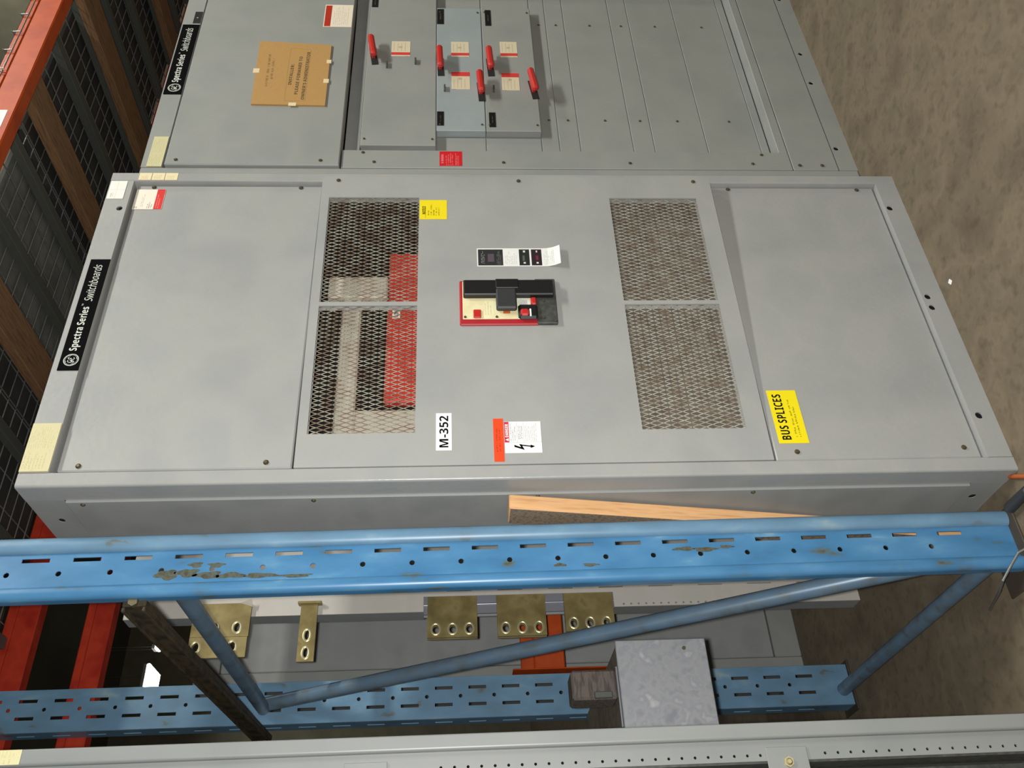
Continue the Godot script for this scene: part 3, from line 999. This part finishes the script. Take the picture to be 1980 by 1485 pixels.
	sticker("certificate_sheet", 1.2045, 1.345, 2.2225, 2.268, z - 0.0005, M.tanprint, t, Transform3D(), "pale tan printed sheet", 0.003)
	var im2 := sheet(96, 96, c8(206, 24, 32))
	lines(im2, 0.18, 0.07, 0.66, 0.12, 1, c8(244, 180, 180), false, 0.9)
	lines(im2, 0.2, 0.28, 0.7, 0.36, 4, c8(244, 180, 180)); lines(im2, 0.05, 0.70, 0.9, 0.18, 3, c8(244, 180, 180)); lines(im2, 0.03, 0.3, 0.12, 0.34, 4, c8(230, 120, 110))
	sticker("warning_label", 1.215, 1.284, 1.290, 1.362, z, print_mat(im2), t, Transform3D(), "red warning label")
	im2 = sheet(128, 96, c8(236, 224, 204))
	fillr(im2, 0.03, 0.04, 0.94, 0.22, c8(178, 44, 22)); lines(im2, 0.1, 0.34, 0.84, 0.56, 8, c8(190, 176, 152))
	sticker("warning_label", 1.948, 2.088, 1.680, 1.782, z + 0.010, print_mat(im2), t, Transform3D(), "white label with dark red band")

func handle(u: Node3D, x: float, y: float, z: float, tilt: float) -> void:
	var b := MB.new()
	b.xf = Transform3D(Basis(V(0, 0, 1), deg_to_rad(-tilt)), V(x, y, z))
	b.box(V(-0.057, -0.011, 0.022), V(0.057, 0.011, 0.046), 0.007)
	b.box(V(-0.030, -0.006, 0.0), V(0.030, 0.006, 0.034), 0.002)
	part("handle", b, M.red, u, "red breaker handle")
	b = MB.new()
	b.xf = Transform3D(Basis(V(0, 0, 1), deg_to_rad(-tilt)), V(x, y, z))
	b.box(V(-0.066, -0.013, -0.001), V(0.036, 0.010, 0.002))
	part("handle_slot", b, M.dark, u)

func slot_mark(u: Node3D, x: float, y: float, z: float) -> void:
	var b := MB.new()
	b.box(V(x - 0.014, y - 0.003, z - 0.001), V(x + 0.014, y + 0.003, z + 0.012), 0.001)
	part("padlock_tab", b, M.channel, u)

func envelope() -> void:
	var z := -0.129
	var q := [V(1.492, 1.740, z), V(1.830, 1.742, z), V(1.848, 1.992, z), V(1.496, 1.982, z)]
	var c := V(1.667, 1.866, z)
	var t := thing("envelope", "brown paper envelope taped to the upper door of the second switchboard", "envelope", V(1.667, 1.74, z))
	var im := sheet(256, 192, c8(180, 140, 82))
	for k in 900:
		var p := Vector2(rng.randf(), rng.randf())
		fillr(im, p.x, p.y, 0.03, 0.012, c8(177 + rng.randi_range(-5, 8), 137 + rng.randi_range(-5, 8), 80 + rng.randi_range(-4, 8)))
	var ink := c8(96, 74, 44)
	lines(im, 0.20, 0.155, 0.66, 0.05, 1, ink, true, 0.7)
	lines(im, 0.32, 0.215, 0.46, 0.05, 1, ink, true, 0.7)
	for s in [[0.06, 0.445, 0.84, 0.008], [0.06, 0.725, 0.84, 0.008], [0.06, 0.445, 0.006, 0.28], [0.90, 0.445, 0.006, 0.28]]:
		fillr(im, s[0], s[1], s[2], s[3], c8(150, 112, 56))
	var b := MB.new()
	var d := V(0, 0, 0.006)
	b.quad(q[0] + d, q[1] + d, q[2] + d, q[3] + d)
	for k in 4:
		b.quad(q[k], q[(k + 1) % 4], q[(k + 1) % 4] + d, q[k] + d)
	b.quad(q[3], q[2], q[1], q[0])
	var e := part("sleeve", b, print_mat(im, 0.75), t)
	var inkm := mat(c8(88, 68, 42), 0.8)
	lettering("INSTALLER:", V(1.657, 1.866, z + 0.0061), 0.115, 0.011, inkm, e)
	lettering("PLEASE FORWARD TO", V(1.654, 1.841, z + 0.0061), 0.21, 0.011, inkm, e)
	lettering("OWNER'S ADMINISTRATOR", V(1.654, 1.817, z + 0.0061), 0.265, 0.011, inkm, e)
	for s in [[1.664, 1.688, 1.975, 1.996], [1.722, 1.742, 1.736, 1.752], [1.612, 1.634, 1.737, 1.755], [1.488, 1.505, 1.835, 1.86]]:
		var tp := MB.new()
		tp.quad(V(s[0], s[2], z + 0.0064), V(s[1], s[2], z + 0.0064), V(s[1], s[3], z + 0.0064), V(s[0], s[3], z + 0.0064))
		part("tape", tp, M.tape, t)

# ------------------------------------------------------------------ section behind, with the through bus
func bar_plate(x0: float, x1: float, y0: float, y1: float, z: float, th: float, hs: Array) -> MB:
	# holes given as [x, y, rx, ry]; they lie one above the other
	var b := MB.new()
	var k := []
	for h in hs:
		k.append([h[1] - y0, x1 - h[0], h[3], h[2], false])
	b.plate(V(x1, y0, z), V(0, 1, 0), V(-1, 0, 0), y1 - y0, x1 - x0, th, k)
	return b

func rims(bar: Node3D, hs: Array, z: float) -> void:
	for h in hs:
		var r := MB.new()
		r.ring(V(h[0], h[1], z), V(0, 0, 1), V(1, 0, 0), h[2], h[3], 0.007, 0.0014)
		part("hole_rim", r, M.brasslight, bar)  # highlight on the rim put into the colour as brighter brass

func rear_section() -> void:
	var t := thing("bus_section", "tall pale switchboard section behind the blue post, with brass bus bars sticking out", "switchboard", V(0.5, 0, -0.98))
	var zf := -0.97
	var H := 2.36
	var b := MB.new()
	var holes := []
	for k in 14:
		holes.append([0.160 + k * 0.165, 0.93 - 0.1365, 0.040, 0.0016, true])
	b.plate(V(0.93, 0, zf), V(0, 1, 0), V(-1, 0, 0), H, 0.93 - 0.1195, 0.003, holes)
	for p in [[0.0, 0.815], [1.428, H]]:
		var hs := []
		if p[0] < 0.1:
			for k in 24:
				hs.append([0.22 + k * 0.0245, 0.042, 0.0032, 0.0032, false])
		b.plate(V(0.1195, p[0], zf), V(0, 1, 0), V(-1, 0, 0), p[1] - p[0], 0.0505, 0.003, hs)
	part("front_panel", b, M.stripgrey, t)
	for q in [[0.0, 0.814], [1.429, H]]:
		part("side_return", bx(V(0.069, q[0], -1.035), V(0.0715, q[1], -0.9735)), M.sidegrey, t)
	b = MB.new()
	b.box(V(0.072, H - 0.006, -1.035), V(0.93, H, -0.9735))
	b.box(V(0.924, 0.0, -1.035), V(0.93, H - 0.006, -0.9735))
	b.box(V(0.072, 0.0, -1.035), V(0.924, H - 0.006, -1.029))
	part("enclosure", b, M.sidegrey, t)
	b = MB.new()
	b.box(V(0.0725, 0.76, -1.012), V(0.17, 1.47, -1.004), 0.001)
	b.tube(V(0.103, 0.76, -1.004), V(0.103, 1.47, -1.004), 0.004, 8)
	part("inner_channel", b, M.zinc, t)
	for q in [[1.258, 1.416, -0.014], [1.038, 1.194, -0.015], [0.818, 0.976, -0.006]]:
		var hs := []
		for k in 3:
			hs.append([q[2] + 0.028, q[1] - 0.026 - k * 0.053, 0.014, 0.010])
		var bar := part("bus_bar", bar_plate(q[2], 0.30, q[0], q[1], -0.976, 0.008, hs), M.brass, t)
		part("bus_bar", bar_plate(q[2], 0.30, q[0], q[1], -0.992, 0.008, hs), M.brass, t)
		rims(bar, hs, -0.976)
	var gh := [[-0.001, 1.786, 0.015, 0.007], [-0.056, 1.786, 0.015, 0.007]]
	b = MB.new()
	var gu := []
	for h in gh:
		gu.append([h[0] + 0.084, h[1] - 1.760, h[2], h[3], false])
	b.plate(V(-0.084, 1.760, -0.955), V(1, 0, 0), V(0, 1, 0), 0.186, 0.052, 0.009, gu)
	var sm := part("ground_bar", b, M.brass, t)
	rims(sm, gh, -0.955)
	part("clip", bx(V(0.098, 1.748, -0.9695), V(0.106, 1.822, -0.946), 0.001), M.brass, t)
	# wide terminal plate, joined from two strips, a torn paper tag still on it
	var h1 := [[0.030, 2.070, 0.014, 0.009], [0.030, 2.003, 0.014, 0.009]]
	var h2 := [[-0.030, 2.120, 0.014, 0.009], [-0.030, 2.010, 0.014, 0.009]]
	var b1 := part("terminal_plate", bar_plate(0.001, 0.108, 1.966, 2.142, -0.955, 0.012, h1), M.brass, t)
	rims(b1, h1, -0.955)
	var b2 := part("terminal_plate", bar_plate(-0.064, 0.0, 1.968, 2.142, -0.955, 0.012, h2), M.brass, t)
	rims(b2, h2, -0.955)
	b = MB.new()
	b.tri(V(0.094, 1.962, -0.9535), V(0.118, 1.966, -0.945), V(0.108, 2.004, -0.9535))
	b.tri(V(0.108, 2.004, -0.9535), V(0.118, 1.966, -0.945), V(0.094, 1.962, -0.9535))
	part("paper_tag", b, M.paper, t)

func far_cabinet() -> void:
	var z := -1.57
	var t := thing("cabinet", "tall plain grey cabinet standing furthest back, behind the rear blue rack post", "cabinet", V(0.54, 0, -1.85))
	part("corner_post", bx(V(0.04, 0, z - 0.06), V(0.086, 2.29, z), 0.004), M.grey2, t)
	part("corner_post", bx(V(0.994, 0, z - 0.06), V(1.04, 2.29, z), 0.004), M.grey2, t)
	part("bottom_rail", bx(V(0.0865, 0, z - 0.05), V(0.9935, 0.104, z - 0.001), 0.003), M.grey2, t)
	part("top_rail", bx(V(0.0865, 2.20, z - 0.05), V(0.9935, 2.29, z - 0.001), 0.003), M.grey2, t)
	part("front_panel", bx(V(0.089, 0.107, z - 0.03), V(0.991, 2.197, z - 0.008), 0.003), M.sidegrey, t)
	var b := MB.new()
	b.box(V(0.042, 0, z - 0.56), V(0.05, 2.288, z - 0.06))
	b.box(V(1.03, 0, z - 0.56), V(1.038, 2.288, z - 0.06))
	b.box(V(0.05, 2.28, z - 0.56), V(1.03, 2.288, z - 0.05))
	b.box(V(0.05, 0, z - 0.56), V(1.03, 2.28, z - 0.552))
	part("enclosure", b, M.sidegrey, t)

# ------------------------------------------------------------------ near cabinet at the left edge
func near_cabinet() -> void:
	var t := thing("cabinet", "open grey cabinet frame with rows of punched holes, nearest the camera on the left", "cabinet", V(-1.05, 0, -0.45))
	var H := 2.29
	var b := MB.new()
	b.column(post_profile(-0.5795, -0.55, 0.0, -0.05, 0.006), 0.0, H)
	b.box(V(-0.562, 0, -0.9), V(-0.55, H, -0.05))
	part("corner_post", b, M.neargrey, t)
	b = MB.new()
	b.box(V(-0.582, 0, -0.04), V(-0.5795, H, -0.012))
	var holes := []
	var y := 0.06
	while y < H - 0.05:
		if not ((y > 0.62 and y < 0.72) or (y > 1.36 and y < 1.56)):
			holes.append([y, 0.0255, 0.0028, 0.0028, false])
		y += 0.0254
	b.plate(V(-0.582, 0, -0.012), V(0, 1, 0), V(-1, 0, 0), H, 0.036, 0.003, holes)
	part("punched_strip", b, M.neargrey, t)
	b = MB.new()
	holes = []
	y = 0.05
	while y < H - 0.05:
		holes.append([y, 0.030, 0.007, 0.007, false])
		y += 0.047
	b.plate(V(-0.628, 0, -0.07), V(0, 1, 0), V(-1, 0, 0), H, 0.06, 0.003, holes)
	b.box(V(-0.622, 0, -0.073), V(-0.618, H, -0.015))
	part("inner_rail", b, M.darkplate, t)
	for q in [[0.655, 0.735, 0.665], [1.455, 1.535, 1.497]]:
		var p := part("cross_plate", bx(V(-1.48, q[0], -0.012), V(-0.594, q[1], -0.008), 0.001), M.neargrey, t)
		var k := MB.new()
		var c := V(-0.622, (q[0] + q[1]) * 0.5, -0.008)
		k.tube(c, c + V(0, 0, 0.004), 0.011, 6, 0.010)
		k.tube(c + V(0, 0, 0.004), c + V(0, 0, 0.007), 0.007, 10, 0.004)
		part("bolt", k, M.brasslight, p)
	part("upper_sheet", bx(V(-1.48, 1.56, -0.020), V(-0.6185, 2.20, -0.012), 0.001), M.neargrey, t)
	b = MB.new()
	b.box(V(-1.55, 0, -0.06), V(-1.48, H, 0.0), 0.004)
	b.box(V(-1.55, 0, -0.9), V(-1.542, H, -0.06))
	b.box(V(-1.542, 0, -0.9), V(-0.562, H, -0.892))
	b.box(V(-1.542, H - 0.008, -0.892), V(-0.562, H, -0.05))
	part("enclosure", b, M.neargrey, t)
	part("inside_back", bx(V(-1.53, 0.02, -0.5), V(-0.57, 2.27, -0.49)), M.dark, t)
	sticker("certificate_sheet", -0.577, -0.551, 2.122, 2.20, 0.0002, M.tanprint, t, Transform3D(), "tan printed sheet")

func trough() -> void:
	var t := thing("wire_trough", "blotchy galvanized metal trough reaching out between the near cabinet and the rack", "trough", V(-0.38, 0.675, -0.85))
	part("front_cover", bx(V(-0.549, 0.676, -0.505), V(-0.2075, 0.913, -0.495), 0.002), M.galv, t)
	var b := MB.new()
	b.box(V(-0.548, 0.676, -1.15), V(-0.211, 0.908, -0.506), 0.002)
	part("body", b, M.dusty, t)
	part("lip", bx(V(-0.42, 0.9125, -0.515), V(-0.27, 0.9165, -0.512)), M.zinc, t)
	b = MB.new()
	b.tube(V(-0.2330, 0.735, -0.495), V(-0.2330, 0.735, -0.491), 0.005, 8)
	part("cover_screw", b, M.screw, t)
	t = thing("wood_block", "short weathered grey wood block standing on the galvanized trough", "wood", V(-0.325, 0.908, -0.6))
	b = MB.new()
	b.box(V(-0.338, 0.9085, -0.64), V(-0.262, 1.028, -0.555), 0.006)
	var m := part("block", b, M.blockwood, t)
	part("clip", bx(V(-0.338, 0.925, -0.554), V(-0.321, 0.972, -0.545), 0.002), M.channel, t)

# ------------------------------------------------------------------ blue storage rack
func web(b: MB, x0: float, x1: float, y0: float, y1: float, z: float, holes: Array) -> void:
	# strip facing +z; holes [y, x, ry, rx, rect]
	var k := []
	for h in holes:
		k.append([h[0] - y0, x1 - h[1], h[2], h[3], h[4]])
	b.plate(V(x1, y0, z), V(0, 1, 0), V(-1, 0, 0), y1 - y0, x1 - x0, 0.003, k)

func rib(xa: float, xb: float, z0: float, h: float, zb: float) -> PackedVector2Array:
	var p := PackedVector2Array()
	p.append(Vector2(xa, zb))
	var n := 12
	for i in n + 1:
		var a := PI - PI * i / n
		p.append(Vector2((xa + xb) * 0.5 + (xb - xa) * 0.5 * cos(a), z0 + h * sin(a)))
	p.append(Vector2(xb, zb))
	return p

func rack_frame(dx: float, label: String) -> Node3D:
	var t := thing("rack_upright", label, "rack", V(-0.135 + dx, 0, -0.66), "")
	var H := 3.7
	var shift := Transform3D(Basis(), V(dx, 0, 0))
	# front post: slotted web between two rounded ribs
	var b := MB.new()
	# the old front post leans a little
	var lean := shift * Transform3D(Basis(V(0, 0, 1), 0.0085), V(0.0098, 0, 0))
	b.xf = lean
	var sl := []
	var ho := []
	var k := 0
	while true:
		var y := 0.158 + k * 0.110
		if y > H - 0.06:
			break
		sl.append([y, -0.117, 0.030, 0.0048, true])
		ho.append([y + 0.055, -0.149, 0.0062, 0.0062, false])
		k += 1
	web(b, -0.132, -0.102, 0.0, H, -0.106, sl)
	web(b, -0.180, -0.132, 0.0, H, -0.106, ho)
	var p := part("post", b, M.blue, t)
	var spots := [[1.96, 0.030, -0.160, 0.014], [1.915, 0.030, -0.157, 0.012], [1.87, 0.035, -0.163, 0.010], [1.82, 0.040, -0.166, 0.008], [1.755, 0.045, -0.168, 0.007], [1.68, 0.045, -0.171, 0.005], [1.90, 0.018, -0.138, 0.008], [1.855, 0.022, -0.140, 0.007], [0.80, 0.030, -0.136, 0.006], [0.75, 0.034, -0.139, 0.007], [0.70, 0.020, -0.134, 0.005], [1.02, 0.022, -0.168, 0.005], [1.09, 0.018, -0.166, 0.005]]
	for q in spots:
		b = MB.new(); b.xf = lean
		var c := V(q[2], q[0], -0.1058)
		var n := 24
		var ph := rng.randf() * TAU
		var rim := []
		for i in n:
			var a := TAU * i / n
			var w := 0.78 + 0.14 * sin(a * 3.0 + ph) + 0.10 * sin(a * 5.0 + ph * 2.0) + 0.08 * rng.randf()
			rim.append(c + V(sin(a) * q[3] * w, cos(a) * q[1] * w, 0))
		for i in n:
			b.tri(c, rim[(i + 1) % n], rim[i])
		part("rust_stain", b, M.rust, p)
	b = MB.new(); b.xf = lean
	b.column(rib(-0.102, -0.064, -0.106, 0.013, -0.121), 0.0, H)
	part("rib", b, M.bluepale, p)
	b = MB.new(); b.xf = lean
	b.column(rib(-0.212, -0.180, -0.106, 0.013, -0.124), 0.0, H)
	part("rib", b, M.blue, p)
	b = MB.new(); b.xf = shift
	b.box(V(-0.24, 0.0, -0.20), V(-0.050, 0.006, -0.075), 0.002)
	part("foot_plate", b, M.foot, t)
	# rear post: flat web with two rows of slots, flange turned back on its left
	b = MB.new(); b.xf = shift
	var s1 := []
	var s2 := []
	var s3 := []
	var fl := []
	k = 0
	while true:
		var y := 0.158 + k * 0.110
		if y > H - 0.06:
			break
		s1.append([y, -0.103, 0.029, 0.0052, true])
		s2.append([y, -0.157, 0.029, 0.0052, true])
		s3.append([y + 0.055, -0.130, 0.0062, 0.0062, false])
		fl.append([y, 0.040, 0.028, 0.0052, true])
		k += 1
	web(b, -0.116, -0.068, 0.0, H, -1.20, s1)
	web(b, -0.144, -0.116, 0.0, H, -1.20, s3)
	web(b, -0.200, -0.144, 0.0, H, -1.20, s2)
	b.plate(V(-0.2005, 0, -1.203), V(0, 1, 0), V(0, 0, -1), H, 0.072, 0.003, fl)
	b.box(V(-0.071, 0, -1.275), V(-0.068, H, -1.203))
	part("post", b, M.bluepale, t)
	b = MB.new(); b.xf = shift
	b.box(V(-0.22, 0.0, -1.30), V(-0.055, 0.006, -1.185), 0.002)
	part("foot_plate", b, M.foot, t)
	# bracing
	for q in [[V(-0.150, 0.14, -0.165), V(-0.135, 1.955, -1.215), 0.0225], [V(-0.152, 0.034, -0.16), V(-0.152, 0.034, -1.215), 0.021], [V(-0.185, 1.935, -0.15), V(-0.150, 1.945, -1.215), 0.021]]:
		b = MB.new(); b.xf = shift
		b.tube(q[0], q[1], q[2], 16)
		part("brace", b, M.bluetube, t)
	b = MB.new(); b.xf = shift
	b.xf = shift * Transform3D(Basis(V(1, 0, 0), -0.064), V(0, 2.020, -0.118))
	b.box(V(-0.232, -0.026, -1.15), V(-0.2165, 0.026, 0.0), 0.002)
	b.box(V(-0.244, -0.026, -1.15), V(-0.2325, -0.018, 0.0), 0.002)
	b.box(V(-0.244, 0.018, -1.15), V(-0.2325, 0.026, 0.0), 0.002)
	var st := part("strut", b, M.rustbar, t, "dark rusty channel strut")
	b = MB.new(); b.xf = shift
	b.tube(V(-0.225, 2.02, -0.118), V(-0.225, 2.02, -0.106), 0.011, 6)
	part("bolt", b, M.screw, st)
	return t

func rack() -> void:
	rack_frame(0.0, "blue slotted rack upright with round diagonal braces, standing beside the large switchboard")
	rack_frame(4.69, "blue slotted rack upright at the far end of the orange beams")

func beam(x0: float, x1: float, y0: float, y1: float, z: float, d: float, m: Material, label: String, called := "rack_beam") -> Node3D:
	# step beam: the deck rests on a step at its upper back edge; z is the front face
	var t := thing(called, label, "rack beam", V((x0 + x1) * 0.5, y0, z - d * 0.5), "")
	var h := y1 - y0
	var b := MB.new()
	b.box(V(x0, y0, z - d), V(x1, y1 - h * 0.30, z), 0.004)
	b.box(V(x0, y1 - h * 0.30, z - d * 0.55), V(x1, y1, z - 0.003), 0.003)
	part("beam", b, m, t)
	for q in [[x0 - 0.004, x0], [x1, x1 + 0.004]]:
		b = MB.new()
		b.box(V(q[0], y0 - 0.15, z - d * 0.9), V(q[1], y1 + 0.03, z + 0.006), 0.001)
		part("end_plate", b, m, t)
	return t

func beams_and_deck() -> void:
	var x0 := -0.055
	var x1 := 4.47
	var f := beam(x0, x1, 2.765, 2.882, -0.18, 0.055, M.orange, "bright orange front beam of the rack level above the switchboards")
	sticker("beam_tag", 1.44, 1.527, 2.787, 2.85, -0.1798, M.white, f, Transform3D(), "white beam tag")
	beam(-2.9, 4.47, 2.772, 2.882, -1.292, 0.055, M.redbeam, "red rear beam high in the rack, topmost of the red beams behind the blue upright")
	beam(-2.9, 4.47, 2.520, 2.612, -1.292, 0.055, M.redbeam, "red beam just below the topmost red rear beam")
	beam(-0.02, 4.47, 0.950, 1.102, -1.292, 0.060, M.orange, "orange red beam low in the rack behind the bus bars")
	beam(-2.9, -0.235, 0.950, 1.102, -1.292, 0.060, M.orange, "orange red beam low in the rack, left of the rear blue post behind the trough")
	# wire deck: three panels side by side
	var labels := ["wire deck panel on the rack beams over the large switchboard", "wire deck panel under the grey carton", "wire deck panel over the second switchboard", "wire deck panel just past the second switchboard", "wire deck panel at the far end of the orange beam"]
	for k in 5:
		var a := x0 + 0.03 + k * 0.885
		var e := a + 0.872
		var t := thing("wire_deck", labels[k], "wire deck", V((a + e) * 0.5, 2.86, -0.74))
		var b := MB.new()
		var x := a
		while x <= e + 0.001:
			b.tube(V(x, 2.886, -0.176), V(x, 2.886, -1.34), 0.0028, 6)
			b.tube(V(x, 2.886, -0.176), V(x, 2.856, -0.174), 0.0028, 6)
			b.tube(V(x, 2.886, -0.176), V(x, 2.893, -0.172), 0.0028, 6)
			x += 0.109
		var z := -0.2
		while z > -1.33:
			b.tube(V(a, 2.881, z), V(e, 2.881, z), 0.0028, 6)
			z -= 0.062
		b.tube(V(a, 2.858, -0.1725), V(e, 2.858, -0.1725), 0.0028, 6)
		part("wire_grid", b, M.wire, t)
		for i in 3:
			var cx := a + 0.14 + i * 0.30
			b = MB.new()
			b.box(V(cx - 0.02, 2.846, -1.275), V(cx + 0.02, 2.8775, -0.238), 0.002)
			part("support_channel", b, M.channel, t)
	# loose boards between the beams, under the wire
	var bd := [[0.925, 1.065, "brown board across the rack beams, nearest the blue upright"], [1.735, 1.868, "brown board across the rack beams, just past the grey carton"], [2.450, 2.60, "brown board across the rack beams above the nameplate of the second switchboard"], [3.31, 3.44, "brown board across the rack beams at the far end, beyond the second switchboard"]]
	for q in bd:
		var t := thing("board", q[2], "board", V((q[0] + q[1]) * 0.5, 2.80, -0.76))
		var b := MB.new()
		b.box(V(q[0], 2.806, -1.288), V(q[1], 2.844, -0.238), 0.003)
		part("plank", b, M.board, t)
	# goods lying on the deck
	var ld := [[0.0, 1.05, 3.08, M.carton, "dark flat carton lying on the wire deck over the large switchboard"], [1.09, 1.70, 3.02, M.cartongrey, "grey flat carton lying in the middle of the wire deck"], [1.74, 2.58, 3.08, M.carton, "dark flat carton on the wire deck over the second switchboard"], [2.66, 4.38, 3.08, M.carton, "dark flat carton at the far end of the wire deck"]]
	for q in ld:
		var t := thing("carton", q[4], "box", V((q[0] + q[1]) * 0.5, 2.889, -0.8))
		part("carton_body", bx(V(q[0], 2.8895, -1.30), V(q[1], q[2], -0.42), 0.008), q[3], t)
		part("packing_tape", bx(V(q[0] + 0.02, q[2], -0.88), V(q[1] - 0.02, q[2] + 0.001, -0.83)), M.tape, t)

func small_things() -> void:
	# timber leaning between the cabinet and the post
	var t := thing("timber", "pale sawn timber leaning upright between the large switchboard and the blue post", "wood", V(-0.022, 0, -0.32))
	var b := MB.new()
	var sh := Basis(V(1, 0, 0), V(0, 1.0, 0.181), V(0, 0, 1))
	b.xf = Transform3D(sh, V(0, 0, -0.269))
	b.box(V(-0.0475, 0.0, -0.075), V(-0.0105, 1.20, 0.0), 0.003)
	var tm := part("timber", b, M.timber, t)
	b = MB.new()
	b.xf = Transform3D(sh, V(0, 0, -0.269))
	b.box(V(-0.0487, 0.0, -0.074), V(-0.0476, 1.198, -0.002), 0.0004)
	part("grey_brown_side", b, M.greywood, tm, "darker grey brown side")  # thin sheet in a darker grey-brown wood on the left side
	# white chip, wire and cord on the floor
	t = thing("plastic_chip", "small white plastic chip lying on the floor in front of the large switchboard", "chip", V(0.547, 0, 0.049))
	b = MB.new()
	b.xf = Transform3D(Basis(V(0, 1, 0), 0.5), V(0.547, 0, 0.049))
	b.box(V(-0.007, 0.0, -0.006), V(0.007, 0.003, 0.006), 0.001)
	part("chip", b, M.white, t)
	t = thing("steel_wire", "bent grey wire sticking out at the foot of the front blue post", "wire", V(-0.165, 0, -0.16))
	b = MB.new()
	b.path([V(-0.166, 0.004, -0.060), V(-0.176, 0.030, -0.074), V(-0.20, 0.050, -0.085), V(-0.232, 0.075, -0.10), V(-0.236, 0.055, -0.16), V(-0.226, 0.004, -0.30)], 0.003, 6)
	part("wire", b, M.wire, t)
	t = thing("cord", "orange power cord on the floor by the foot of the blue post", "cord", V(-0.03, 0, 0.0))
	b = MB.new()
	var pts := []
	for i in 13:
		var s := i / 12.0
		pts.append(V(-0.07 + 0.055 * s + 0.02 * sin(s * 7.0), 0.006, 0.30 - 0.33 * s))
	b.path(pts, 0.006, 8)
	part("cable", b, M.cord, t)
	b = MB.new()
	b.tube(V(-0.068, 0.016, -0.062), V(-0.066, 0.016, 0.02), 0.014, 12, 0.012)
	part("plug", b, M.softblack, t)
	b = MB.new()
	b.tube(V(-0.066, 0.016, 0.02), V(-0.066, 0.016, 0.06), 0.009, 12)
	part("ferrule", b, M.chrome, t)
